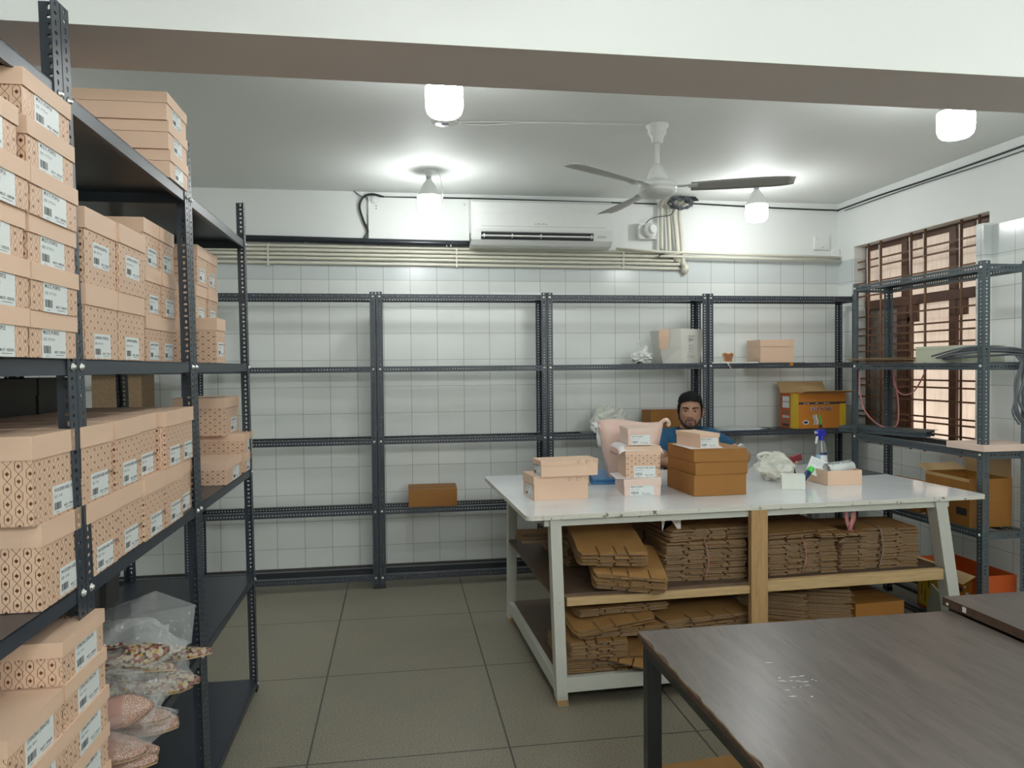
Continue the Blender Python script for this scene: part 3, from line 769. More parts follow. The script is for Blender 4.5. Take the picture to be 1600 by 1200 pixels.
def aisle_box(label, xf, y0, y1, z, h, lid, d=.33, style='lattice', lab=LS, at=None, group=None, skew=0):
    """box on the left shelves whose label end faces the aisle (+x)"""
    w = y1-y0
    return shoebox(label, (xf-d/2, (y0+y1)/2, z), R(90)+skew, (round(w, 4), d, h, lid), style, lab, at, group)

def left_boxes():
    J = lambda s: _seed.uniform(-s, s)
    # eye-level shelf, nearest unit: two columns of flat boxes
    zB = SHZ[1]+.001; h = .0897
    for i in range(6):
        dx, dy = J(.006), J(.006)
        aisle_box('flat pink shoebox, %s of the six-high stack by the first post' % ORD[i], -.672+dx, 1.516+dy, 1.724+dy, zB+i*h, h-.0004, .033, .31, at=(.48, .35), group='flat shoeboxes on the eye-level shelf')
    for i in range(5):
        dx, dy = J(.005), J(.004)-(.035 if i == 4 else 0)
        aisle_box('flat pink shoebox, %s of the five-high stack at the left edge' % ORD[i], -.672+dx, 1.300+dy, 1.508+dy, zB+i*h, h-.0004, .033, .31, at=(.5, .35), group='flat shoeboxes on the eye-level shelf')
    # second unit, tall boxes
    for c, (a, b) in enumerate(((1.812, 2.008), (2.013, 2.209))):
        for i in range(2):
            aisle_box('tall patterned shoebox, %s of two in the %s stack past the first post' % (('lower', 'upper')[i], ('nearer', 'farther')[c]), -.688+J(.003), a+J(.002), b+J(.002), zB+i*.1725, .1720, .048, .33, lab=LU, at=((.5, .62 if i else .02)), group='tall shoeboxes on the eye-level shelf')
    for c, (a, b) in enumerate(((2.405, 2.557), (2.562, 2.714))):
        for i in range(3):
            aisle_box('set-back shoebox, %s of three in the %s column before the second post' % (('bottom', 'middle', 'top')[i], ('nearer', 'farther')[c]), -.748+J(.004), a, b, zB+i*.1455, .1450, .044, .30, lab=(.085, .055)+LU[2:], at=(.6, .12), group='set-back shoeboxes by the second post')
    for c, (a, b) in enumerate(((3.20, 3.372), (3.378, 3.55))):
        for i in range(3):
            aisle_box('set-back shoebox, %s of three in the %s column beyond the second post' % (('bottom', 'middle', 'top')[i], ('nearer', 'farther')[c]), -.80+(-.17 if c == 0 and i == 0 else 0)+J(.004), a, b, zB+i*.161, .1605, .046, .30, lab=(.085, .055)+LU[2:], at=(.5, .25), group='set-back shoeboxes beyond the second post')
    aisle_box('single patterned shoebox standing forward beyond the second post on the eye-level shelf', -.69, 3.045, 3.192, zB, .175, .048, .27, lab=(.085, .055)+LU[2:], at=(.5, .35))
    # third shelf: packed double row
    zC = SHZ[2]+.001; hC = .1735
    for i, (a, b) in enumerate(((1.572, 1.758), (1.545, 1.735))):
        aisle_box('large patterned shoebox at the left edge, %s of two on the middle shelf' % ('lower', 'upper')[i], -.690, a, b, zC+i*hC, hC-.0005, .046, .345, lab=LT, at=(.95, .06), group='double row of patterned boxes')
    low = ((1.785, 1.972), (1.975, 2.160), (2.163, 2.347), (2.350, 2.534), (2.537, 2.698))
    up = ((1.762, 1.944), (1.968, 2.150), (2.153, 2.331), (2.360, 2.535), (2.538, 2.680))
    nm = ('first', 'second', 'third', 'fourth', 'fifth')
    for c in range(5):
        for i, (a, b) in enumerate((low[c], up[c])):
            lab = LT if c < 4 else (.088, .055)+LT[2:]
            aisle_box('patterned shoebox, %s from the first post in the middle shelf\'s %s row' % (nm[c], ('lower', 'upper')[i]), -.688+J(.004)-(.012 if (c, i) in ((2, 1), (4, 0)) else 0), a, b, zC+i*hC, hC-.0005, .046, .345, lab=lab, at=(.62, .05), group='double row of patterned boxes')
    # third unit, middle shelf
    aisle_box('flat patterned shoebox beside the last post, underneath a wider one', -.690, 3.54, 3.715, zC, .0855, .033, .32, lab=LS[:0]+(.095, .046)+LS[2:], at=(.7, .2))
    aisle_box('flat patterned shoebox with reddish lid resting on top beside the last post', -.690, 3.535, 3.732, zC+.086, .0905, .033, .35, lab=(.095, .05)+LS[2:], at=(.8, .2))
    aisle_box('flat patterned shoebox turned long side out on the middle shelf by the second post', -.690, 3.165, 3.472, zC, .094, .034, .21, lab=(.12, .052)+LS[2:], at=(.7, .1))
    aisle_box('tall patterned shoebox perched on top of the pile near the last post', -.755, 3.455, 3.755, zC+.1775, .168, .046, .22, lab=(.13, .065)+LU[2:], at=(.72, .1))
    # plain boxes on the very top shelf
    zA = SHZ[0]+.001
    for i in range(3):
        aisle_box('plain pink shoebox, %s of the three on the very top shelf' % ('bottom', 'middle', 'top')[i], -.684, 2.455-.012*i, 2.657-.004*i, zA+i*.0845, .084, .033, .45, 'plain', lab=(.088, .05)+LS[2:], at=(.5, .4), group='plain boxes on the top shelf')
    # low shelf of the nearest unit
    zD = SHZ[3]+.001; hD = .0895
    top = []
    for i in range(5):
        top.append(aisle_box('flat shoebox, %s of the five-high stack at the bottom left' % ORD[i], -.668+J(.002), 1.604+(.006 if i == 3 else -.004*(4-i) if i < 3 else 0), 1.822+(.004*(4-i) if i < 4 else 0), zD+i*hD, hD-.0005, .031, .36, lab=LD, at=(.62, .3), group='flat shoeboxes on the low shelf'))
    for i in range(4):
        top.append(aisle_box('flat shoebox, %s of the four-high stack in the bottom left corner' % ORD[i], -.668+J(.002), 1.382, 1.600, zD+i*hD, hD-.0005, .031, .36, lab=LD, at=(.62, .3), group='flat shoeboxes on the low shelf'))
    for (t, txt, rz, x, y) in ((top[4], 'MISHRA', R(-90), .045, -.070), (top[8], 'NEEDLEDUST', R(90), -.060, -.06)):
        g = G(); me = text_mesh(txt, .026, True)
        g.add_mesh(me, Matrix.Translation((x, y, hD-.0002)) @ Matrix.Rotation(rz, 4, 'Z') @ Matrix.Diagonal((.72, 1.35, 1, 1)), 'goldink')
        lid = [c for c in t.children if c.name.startswith('lid')][0]
        o = g.obj('lid_lettering', lid)
    # charcoal boxes in the back rows
    for c, (a, b, x, n) in enumerate(((1.40, 1.60, -1.06, 2), (1.602, 1.71, -1.05, 2), (1.86, 2.10, -1.05, 2), (2.105, 2.40, -1.05, 2), (2.404, 2.55, -1.05, 2), (2.553, 2.69, -1.055, 2))):
        for i in range(n):
            aisle_box('charcoal shoebox, %s of the %s pair behind the middle shelf row' % (('lower', 'upper')[i], ('first', 'second', 'third', 'fourth', 'fifth', 'sixth')[c]), x+J(.008), a, b, zC+i*.225, .2245, .05, .19, 'dark', None, group='charcoal boxes behind the patterned rows')
    cols = ((1.875, 1.99), (2.0, 2.125), (2.135, 2.255), (2.27, 2.385), (2.40, 2.52), (2.53, 2.65))
    for c, (a, b) in enumerate(cols):
        for i in range(4):
            st = 'dark'; lb = 'charcoal box, %s in the %s column behind the bagged shoes' % (('lowest', 'second from the bottom', 'third from the bottom', 'topmost')[i], nm[c] if c < 5 else 'last')
            if (c, i) == (1, 2): st = 'pale'; lb = 'dusky pink shoebox wedged among the charcoal ones on the low shelf'
            if (c, i) == (0, 3): st = 'plain'; lb = 'beige shoebox on top of the first charcoal column of the low shelf'
            aisle_box(lb, -.93+J(.012), a, b, zD+i*.1125, .112, .03, .26, st, None, group='charcoal boxes on the low shelf' if st == 'dark' else None)
left_boxes()

# ------------------------------------------------------------------ white packing table
TW = Matrix.Translation((.565, 3.300, 0)) @ Matrix.Rotation(R(2.0), 4, 'Z')
TZ = .885
def packing_table():
    t = thing('packing_table', 'long white laminate packing table with chipped edges and open shelves below', 'table', (.565, 3.30, 0), R(2.0))
    L, D = 2.405, 1.275
    def rr(x0, y0, x1, y1, r=.03, n=5):
        out = []
        for (cx, cy, a) in ((x1-r, y0+r, -90), (x1-r, y1-r, 0), (x0+r, y1-r, 90), (x0+r, y0+r, 180)):
            out += [(cx+r*math.cos(R(a+90*k/n)), cy+r*math.sin(R(a+90*k/n))) for k in range(n+1)]
        return out
    G().prism(rr(0, 0, L, D), TZ-.0215, TZ, 'laminate', None, 'chip').obj('tabletop', t)
    G().box((.09, .025, TZ-.056), (2.20, .075, TZ-.0216), 'whitewood').box((.09, D-.09, TZ-.056), (2.20, D-.04, TZ-.0216), 'whitewood').box((.06, .1, TZ-.056), (.1, D-.1, TZ-.0216), 'whitewood').box((2.16, .1, TZ-.056), (2.2, D-.1, TZ-.0216), 'whitewood').obj('apron', t)
    def leg(x0, y0, x1, y1, w=.052, dd=.06):
        g = G()
        ring = lambda x, y, z: [Vector((x, y, z)), Vector((x+w, y, z)), Vector((x+w, y+dd, z)), Vector((x, y+dd, z))]
        g.rings([ring(x1, y1, .03), ring(x0, y0, TZ-.0217)], 'whitewood', True, True, False)
        g.rings([ring(x1+.004, y1, 0), ring(x1, y1, .03)], 'raw_wood_z', True, True, False)
        return g
    leg(.113, .008, .140, .012).obj('leg', t, bevel=.002)
    leg(.13, D-.13, .125, D-.11).obj('leg', t, bevel=.002)
    leg(2.112, .012, 2.262, .03, .065, .07).obj('leg', t, bevel=.002)
    leg(2.13, D-.13, 2.20, D-.11).obj('leg', t, bevel=.002)
    g = G().box((1.097, -.004, .10), (1.183, .030, TZ-.022), 'raw_wood_z'); g.obj('centre_post', t, bevel=.002, label='bare pine centre post')
    g = G().box((.19, .012, .460), (1.097, .050, .497), 'raw_wood').box((1.183, .012, .462), (2.16, .050, .515), 'raw_wood')
    g.obj('shelf_rail', t, bevel=.002, label='bare pine shelf rail')
    G().box((.13, .03, .4975), (2.2, D-.1, .512), 'shelf_board').obj('middle_shelf', t)
    g = G().box((.185, .014, .06), (2.26, .05, .128), 'whitewood').box((.135, .05, .06), (.175, D-.06, .128), 'whitewood')
    g.obj('bottom_rail', t, bevel=.002)
    G().box((.16, .05, .115), (2.25, D-.1, .129), 'shelf_board').obj('bottom_shelf', t)
    # worn delivery print on the right leg
    g = G()
    T = Matrix.Translation((2.125, .0105, .60)) @ Matrix.Rotation(R(90), 4, 'X')
    for i, s in enumerate(('THIS', 'SIDE', 'UP')):
        g.add_mesh(text_mesh(s, .02, True), Matrix.Translation((2.155, .013, .66-.022*i)) @ Matrix.Rotation(R(90), 4, 'X') @ Matrix.Scale(.8, 4), 'grey_plastic')
    return t
packing_table()
def wt(x, y):   # world point on the table top -> loc
    return (x, y, TZ+.0005)

def brown_tables():
    X0, X1, Y0, Y1, Z = .715, 1.775, .42, 2.178, .75
    t = thing('work_table', 'brown wood-laminate work table with black square steel legs in the foreground', 'table', (X0, Y0, 0))
    w, d = X1-X0, Y1-Y0
    n = 46; r = random.Random(5); edge = []
    for i in range(n+1):
        y = d*i/n; edge.append((.0+(r.uniform(0, .010) if r.random() < .45 and i not in (0, n) else 0), y))
    poly = [(w, 0), (w, d), (0, d)]+list(reversed(edge))[1:]
    g = G(); g.prism([(0, 0), (w, 0), (w, d), (0, d)], Z-.021, Z-.0045, 'brown_edge', None, 'brown_edge')
    g.obj('board', t)
    g = G(); g.prism(poly, Z-.0045, Z, 'brown_table', None, 'chip_wood'); g.obj('laminate_surface', t)
    g = G()
    for (x, y) in ((.012, d-.056), (w-.056, d-.056), (.012, .012), (w-.056, .012)):
        G().box((x, y, 0), (x+.044, y+.044, Z-.0215), 'table_steel').obj('leg', t, bevel=.003)
    g = G().box((.056, d-.05, Z-.060), (w-.056, d-.012, Z-.0215), 'table_steel').box((.056, .012, Z-.060), (w-.056, .05, Z-.0215), 'table_steel')
    g.box((.012, .056, Z-.060), (.05, d-.056, Z-.0215), 'table_steel').box((w-.05, .056, Z-.060), (w-.012, d-.056, Z-.0215), 'table_steel')
    g.obj('apron_frame', t)
    g = G(); r = random.Random(9)
    for k in range(16):
        x, y = .155+r.gauss(0, .04), d-.55+r.gauss(0, .075); a = r.uniform(-.5, .5); q = r.uniform(.004, .014)
        G().prism([(-q, -.001), (q*.4, -.0026), (q, .0005), (q*.2, .003)], 0, .0007, 'chrome', Tr(x+.13, y+.12, Z+.0001, a)).obj('glue_spot', t)
    G().box((-.0015, .55, Z-.024), (.0, .562, Z-.004), 'pinkribbon').obj('pink_mark', t)
    X0, X1, Y1, Z = 1.782, 2.85, 2.222, .783
    t = thing('work_table', 'second brown work table pushed against the first, its top slightly higher', 'table', (X0, Y0, 0))
    w, d = X1-X0, Y1-Y0
    G().box((0, 0, Z-.028), (w, d, Z-.001), 'brown_edge').obj('board', t)
    G().box((0, 0, Z-.001), (w, d, Z), 'brown_table').obj('laminate_surface', t)
    for (x, y) in ((.012, d-.056), (w-.056, d-.056), (.012, .012), (w-.056, .012)): G().box((x, y, 0), (x+.044, y+.044, Z-.0285), 'table_steel').obj('leg', t, bevel=.003)
    G().box((.056, d-.05, Z-.068), (w-.056, d-.012, Z-.0285), 'table_steel').box((.012, .056, Z-.068), (.05, d-.056, Z-.0285), 'table_steel').obj('apron_frame', t)
    g = G(); g.prism([(-.002, d-.085), (.0, d-.075), (-.002, d-.11)], Z-.024, Z-.006, 'tissue') if False else None
    g.box((-.0012, d-.105, Z-.022), (0, d-.09, Z-.005), 'tissue'); g.box((-.0012, d-.028, Z-.022), (0, d-.018, Z-.014), 'tissue')
    g.obj('paper_scrap', t, label='white torn label scraps on the edge')
brown_tables()

# ------------------------------------------------------------------ things on the packing table
def oriented(c, a):   # rotation so that local +x runs from c to a
    return math.atan2(a[1]-c[1], a[0]-c[0])
def crumple(name, c, size, mat_, parent, seed, amp=.25, sub=3, flat=0.0, pinch=None):
    """closed crumpled bag surface"""
    bm = bmesh.new(); bmesh.ops.create_icosphere(bm, subdivisions=sub, radius=1)
    from mathutils import noise as N
    off = Vector((seed*3.1, seed*1.7, seed*.9))
    for v in bm.verts:
        d = v.co.copy(); k = 1+amp*(N.noise(d*1.6+off)+.6*N.noise(d*3.7+off)+.45*abs(N.noise(d*7+off)))
        v.co = Vector((d.x*size[0]*k, d.y*size[1]*k, d.z*size[2]*k))
        if pinch: 
            u = max(0, (d.z-pinch)/(1-pinch)); s_ = 1-.82*u; v.co.x *= s_; v.co.y *= s_; v.co.z *= 1+.3*u
        if v.co.z < -size[2]*(1-flat): v.co.z = -size[2]*(1-flat)
    me = bpy.data.meshes.new(name); bm.to_mesh(me); bm.free(); me.materials.append(M[mat_])
    return ob(name, me, parent, c)

def table_items():
    # left pair
    T2 = TZ+.0006
    def cornerbox(label, c, ax, w, d, z, dims, style, lab, face, at):
        # c near-left bottom corner, ax point along the long (front) side
        a = oriented(c, ax); ctr = Vector((c[0], c[1]))+Matrix.Rotation(a, 2) @ Vector((w/2, d/2))
        return shoebox(label, (ctr.x, ctr.y, z), a, (w, d)+dims, style, lab, at)
    # these two carry the label on their short left end, so they are built lengthwise and turned
    def longbox(label, c, ax, L, w, z, h, lid, style='plain', at=(.5, .3)):
        a = oriented(c, ax); ctr = Vector((c[0], c[1]))+Matrix.Rotation(a, 2) @ Vector((L/2, w/2))
        t = shoebox(label, (ctr.x, ctr.y, z), a-R(90), (w, L, h, lid), style, (.115, .062)+LS[2:], at)
        g = G()                                   # faint curl motif on the lid's long side
        for cx, s in ((L*.30, 1), (L*.30+.05, -1), (L*.30-.045, .7)):
            pts = [(w/2+.0009, cx+s*.016*math.cos(q*.55)*(1-q*.07), h-lid*.5+.010*math.sin(q*.55)*(1-q*.05)) for q in range(12)]
            g.tube(pts, .0007, 'goldink', 4)
        lidob = [c_ for c_ in t.children if c_.name.startswith('lid')][0]
        g.obj('curl_motif', lidob)
        return t
    t = longbox('plain pink shoebox, lower of the pair at the left end of the table', (.669, 3.668), (.959, 3.697), .292, .215, T2, .121, .043)
    t = longbox('plain pink shoebox, upper of the pair at the left end of the table', (.700, 3.640), (1.000, 3.672), .305, .150, T2+.1215, .082, .024)
    # middle column
    cornerbox('pale pink shoebox at the base of the middle column on the table', (1.150, 3.715), (1.345, 3.695), .196, .26, T2, (.088, .034), 'pale', (.125, .055)+LS[2:], None, (.45, .5))
    t = thing('tissue_paper', 'folded white tissue sticking out under the patterned middle box', 'paper', (1.245, 3.80, T2+.0885), R(-4))
    G().prism([(-.125, -.075), (.105, -.10), (.10, .11), (-.118, .125)], 0, .0022, 'tissue').prism([(-.11, -.09), (.115, -.085), (.09, .10), (-.10, .10)], .0023, .0035, 'tissue', Tr(0, 0, 0, R(3))).obj('sheet', t)
    cornerbox('boxy lattice-patterned shoebox in the middle column on the table', (1.163, 3.728), (1.345, 3.709), .186, .24, T2+.0925, (.163, .045), 'lattice', (.112, .058)+LT[2:], None, (.62, .02))
    t = thing('tissue_paper', 'white tissue draped over the lid of the patterned box', 'paper', (1.255, 3.845, T2+.256), R(-4))
    g = G(); r = random.Random(2); rows = []
    for i in range(15):
        x = -.118+.236*i/14; row = []
        for j in range(8):
            y = -.128+.225*j/7
            row.append(Vector((x, y, .0012+(-.018*max(0, (abs(x)-.094)/.024) if abs(x) > .094 else 0)-(.022*max(0, (-y-.121)/.007)+r.uniform(0, .004) if y < -.121 else 0)+r.uniform(0, .0012))))
        rows.append(row)
    g.rings(rows, 'tissue', False, False); o = g.obj('sheet', t); md = o.modifiers.new('thick', 'SOLIDIFY'); md.thickness = .0012; md.offset = 1
    cornerbox('small pale pink shoebox on top of the middle column', (1.178, 3.735), (1.315, 3.721), .133, .22, T2+.2595, (.088, .026), 'pale', (.098, .050)+LS[2:], None, (.55, .2))
    # brown cartons
    a0 = oriented((1.497, 3.624), (1.78, 3.633))
    for i, (z, h, dx) in enumerate(((0, .1085, 0), (.109, .0655, .006), (.175, .066, .003))):
        w, d = .290, .355
        ctr = Vector((1.497-.003+dx, 3.626))+Matrix.Rotation(a0, 2) @ Vector((w/2, d/2))
        t = thing('mailer_carton', ('deep brown carton at the bottom of the stack on the table', 'shallow brown carton in the middle of the stack on the table', 'shallow brown carton at the top of the stack on the table')[i], 'carton', (ctr.x, ctr.y, T2+z), a0+R((0, .8, -.6)[i]), 'brown cartons stacked on the table')
        G().box((-w/2, -d/2, 0), (w/2, d/2, h-.002), 'kraft').obj('tray', t, bevel=.0025)
        G().box((-w/2-.0012, -d/2-.0012, h-.0035), (w/2+.0012, d/2+.0012, h), 'kraft').box((-w/2-.0012, -d/2, .012), (-w/2, -d/2+.09, h-.004), 'kraft').obj('lid_flap', t, bevel=.001)
    zt = T2+.2418
    t = thing('tissue_paper', 'white paper lying on the top brown carton under a pink box', 'paper', (1.60, 3.79, zt), R(8))
    G().prism([(-.13, -.12), (.05, -.135), (.12, .02), (.09, .14), (-.10, .13)], 0, .0012, 'tissue').obj('sheet', t)
    t = thing('shoe_box', 'pink shoebox lying askew on the top brown carton, barcode label on its end', 'box', (1.612, 3.80, zt+.0014), R(24))
    b, l = box_meshes(.118, .250, .0745, .020, 'plain'); ob('body', b, t); ob('lid', l, t)
    ob('paper_label', label_mesh(.100, .050, *LS[2:]), t, (-.052, -.125+.002, .002))
    t.location = (1.585, 3.800, zt+.0014); t.rotation_euler = (0, 0, R(8))
    # pink carrier bag behind the column
    t = thing('paper_bag', 'large pale pink paper carrier bag standing behind the middle boxes', 'bag', (1.335, 4.20, T2), R(-6))
    rs = []
    for (z, w, d, s) in ((0, .120, .055, .0), (.003, .122, .056, 0), (.12, .140, .065, -.004), (.22, .160, .062, -.010), (.30, .178, .050, -.014), (.352, .186, .036, -.018)):
        top = .012*math.sin(2) if z > .34 else 0
        n = 9; front = [(-w+2*w*i/(n-1), -d-.006*math.sin(i*2.3+z*20)+s) for i in range(n)]; back = [(w-2*w*i/(n-1), d*.9+.006*math.sin(i*1.7+z*15)+s) for i in range(n)]
        rs.append([Vector((x, y, z+(.012*math.sin(3+x*14) if z > .34 else 0))) for x, y in front+back])
    g = G().rings(rs, 'bagpink', True, False); k = len(rs)
    g.face(list(reversed(rs[0])), 'bagpink'); o = g.obj('bag_body', t); md = o.modifiers.new('thick', 'SOLIDIFY'); md.thickness = .0012
    g = G(); g.tube(spline([(.17, -.03, .335), (.20, -.05, .36), (.215, -.05, .352), (.222, -.045, .335), (.215, -.04, .325)]), [.012]*33, 'bagpink', 6)
    g.tube(spline([(-.178, -.045, .34), (-.186, -.052, .33), (-.18, -.056, .315), (-.172, -.05, .31)]), .007, 'bagpink', 6)
    g.obj('ribbon_handle', t)
    g = G()
    for q in range(5): g.tube(spline([(-.128+.012*q, -.078, .178-.006*q), (-.121+.012*q, -.079, .190-.006*q), (-.118+.012*q, -.079, .172-.005*q)], 4), .0009, 'goldink', 4)
    g.obj('script_logo', t)
    # blue folder and black bar
    t = thing('blue_folder', 'blue plastic folder lying behind the left boxes', 'folder', (1.225, 4.30, T2), R(-10))
    G().box((-.105, -.20, 0), (.105, .20, .016), 'blue').box((-.10, -.195, .017), (.104, .195, .03), 'blue').obj('covers', t, bevel=.003)
    t = thing('black_tool_bar', 'black bar-shaped tool with chrome studs beside the blue folder', 'tool', (1.075, 4.30, T2), R(-14))
    G().box((-.028, -.20, 0), (.028, .20, .03), 'black').box((-.034, -.2, 0), (.034, -.16, .036), 'black').obj('bar', t, bevel=.003)
    g = G().lathe([(.013, 0), (.013, .004), (.0, .005)], 'chrome', 14, Tr(-.012, -.2, .02, 0, R(90)))
    g.obj('stud', t); G().lathe([(.010, 0), (.010, .004), (.0, .005)], 'chrome', 14, Tr(.018, -.2, .018, 0, R(90))).obj('stud', t)
    # roll of tape
    t = thing('tape_roll', 'small translucent roll of tape beside the brown cartons', 'tape', (1.44, 4.05, T2), R(20))
    G().rings([[Vector((r_*math.cos(a), y, .033+r_*math.sin(a))) for a in [2*math.pi*j/20 for j in range(20)]] for (r_, y) in ((.022, -.012), (.033, -.012), (.033, .012), (.022, .012), (.022, -.012))], 'milky', True, False).obj('tape', t)
    # plastic bag with something pale inside
    t = thing('plastic_bag', 'knotted milky plastic bag with pale contents on the right of the table', 'bag', (2.165, 4.07, T2))
    crumple('bag_film', (0, 0, .072), (.105, .085, .078), 'milky', t, 5, .35, 4, .05)
    g = G(); g.tube(spline([(-.07, 0, .11), (-.10, -.01, .145), (-.055, -.02, .160), (0, -.01, .145)]), .010, 'milky', 6); g.obj('bag_handle', t)
    crumple('pale_contents', (-.01, -.01, .036), (.06, .05, .03), 'tan', t, 8, .3, 2, .1)
    # small white box
    t = thing('small_box', 'small white carton standing in front of the plastic bag', 'box', (2.112, 3.76, T2), R(-24))
    G().box((-.060, -.04, 0), (.060, .04, .076), 'whitebox').obj('carton', t, bevel=.0015)
    G().box((-.0605, -.0405, .0755), (.0605, .0405, .0775), 'whitebox').obj('lid', t)
    # open tray of papers
    t = thing('open_tray', 'open pink box bottom used as a tray on the right of the table', 'box', (2.45, 3.91, T2), R(1))
    w, d, h = .208, .20, .081
    g = G().box((-w/2, -d/2, 0), (w/2, d/2, .003), 'pink')
    for a, b in (((-w/2, -d/2, .003), (w/2, -d/2+.0025, h)), ((-w/2, d/2-.0025, .003), (w/2, d/2, h)), ((-w/2, -d/2+.0025, .003), (-w/2+.0025, d/2-.0025, h)), ((w/2-.0025, -d/2+.0025, .003), (w/2, d/2-.0025, h))): g.box(a, b, 'pink')
    g.obj('tray', t)
    # rolled labels and papers inside the tray
    def roll(label, loc, rz, ry, L, r0, seed):
        t = thing('paper_roll', label, 'paper', loc, rz)
        g = G(); rs = []
        for k in range(25):
            a = k*.33; rr = r0*(.72+.28*min(1, k/18)) ; rs.append([Vector((x, rr*math.cos(a), rr*math.sin(a))) for x in (-L/2, L/2)])
        g.rings(rs, 'label', False, False); o = g.obj('sheet', t, rot=(0, 0, 0)); md = o.modifiers.new('thick', 'SOLIDIFY'); md.thickness = .001
        g = G(); rnd = random.Random(seed)
        for q, a in enumerate((2.3, 2.0, 1.75)):
            x = -L*.40
            while x < L*.38:
                l_ = rnd.uniform(.01, .04); rr = r0*1.012
                g.face([Vector((x, -rr*abs(math.cos(a)), rr*math.sin(a))), Vector((x+l_, -rr*abs(math.cos(a)), rr*math.sin(a))), Vector((x+l_, -rr*abs(math.cos(a-.13)), rr*math.sin(a-.13)+.0004)), Vector((x, -rr*abs(math.cos(a-.13)), rr*math.sin(a-.13)+.0004))], 'grey_plastic')
                x += l_+.012
        o2 = g.obj('printed_lines', t)
        for c in (o, o2): c.rotation_euler = (0, ry, 0)
        return t
    roll('rolled sheet of printed white labels lying in the pink tray', (2.475, 3.90, T2+.082), R(8), R(-4), .17, .036, 3)
    t = thing('printed_leaflet', 'white printed leaflet leaning out of the left side of the pink tray', 'paper', (2.375, 3.93, T2+.085), R(-25))
    o = G().box((-.065, -.001, -.06), (.085, .001, .045), 'label').obj('sheet', t); o.rotation_euler = (R(-28), R(24), 0)
    g = G()
    for q in range(3): g.box((-.055, -.0016, .03-.012*q), (.02-.012*q, -.001, .033-.012*q), 'grey_plastic')
    o = g.obj('printed_lines', t); o.rotation_euler = (R(-28), R(24), 0)
    # marker between the small box and the tray
    t = thing('glue_tube', 'dark blue tube with a bright green cap leaning on the pink tray', 'tube', (2.268, 3.895, T2+.046), 0)
    T = Tr(0, 0, 0, R(20), 0, R(52))
    g = G().lathe([(.0, -.055), (.017, -.054), (.0175, .028)], 'navy', 18, T); g.obj('tube', t)
    g = G().lathe([(.0172, .028), (.0172, .062), (.013, .066), (.0, .066)], 'green', 18, T); g.obj('cap', t)
    # cutter / tape gun behind
    t = thing('tape_gun', 'dark red and black hand tool propped behind the leaflet', 'tool', (2.345, 4.12, T2), R(10))
    g = G().tube(spline([(-.02, 0, .01), (-.035, 0, .06), (-.02, 0, .10)]), [.012]*17, 'black', 8); g.obj('handle', t)
    g = G().box((-.03, -.015, .095), (.05, .015, .135), 'red', Tr(0, 0, 0, 0, 0, R(-14))); g.obj('body', t, bevel=.004)
    g = G().lathe([(.012, -.018), (.012, .018)], 'chrome', 14, Tr(-.018, 0, .09, 0, R(90))); g.tube([(-.03, 0, .085), (-.09, 0, .088)], .004, 'black', 6); g.obj('blade_arm', t)
    # spray bottle
    t = thing('spray_bottle', 'clear spray bottle of pale blue liquid with a blue trigger head', 'bottle', (2.625, 4.33, T2), R(10))
    G().lathe([(.0, 0), (.036, .001), (.038, .01), (.037, .05), (.033, .10), (.030, .14), (.026, .165), (.015, .190), (.0135, .205)], 'poly', 20).obj('bottle', t)
    G().lathe([(.0, .002), (.034, .003), (.036, .012), (.035, .05), (.031, .105), (.0, .106)], 'liquid', 20).obj('liquid', t)
    g = G().rings([[Vector((r_*math.sin(a), -r_*math.cos(a), z)) for a in [R(-50+10*j) for j in range(11)]] for r_, z in ((.0382, .03), (.0372, .07), (.0345, .105))], 'label', False, False); g.rings([[Vector((r_*math.sin(a), -r_*math.cos(a), z)) for a in [R(-50+10*j) for j in range(11)]] for r_, z in ((.0347, .105), (.0335, .122))], 'navy', False, False)
    o = g.obj('bottle_label', t)
    g = G().lathe([(.016, .195), (.017, .222), (.012, .226)], 'dblue', 16)
    g.box((-.034, -.013, .222), (.026, .013, .262), 'dblue').box((-.034, -.010, .235), (-.046, .010, .255), 'white_plastic') ; g.obj('trigger_head', t, bevel=.003)
    G().prism([(-.034, .222), (-.028, .222), (-.034, .19), (-.040, .175), (-.043, .177)], -.007, .007, 'white_plastic', Matrix.Rotation(R(90), 4, 'X')).obj('trigger', t)
    G().tube([(0, 0, .20), (.006, 0, .12), (.016, 0, .012)], .0025, 'white_plastic', 6).obj('dip_tube', t)
    t = thing('rubber_mat', 'dark grey mat lying at the right end of the white table', 'mat', (2.83, 4.28, T2), R(3))
    G().prism([(-.11, -.17), (.085, -.15), (.10, .17), (-.09, .17)], 0, .003, 'mat').obj('sheet', t)
table_items()

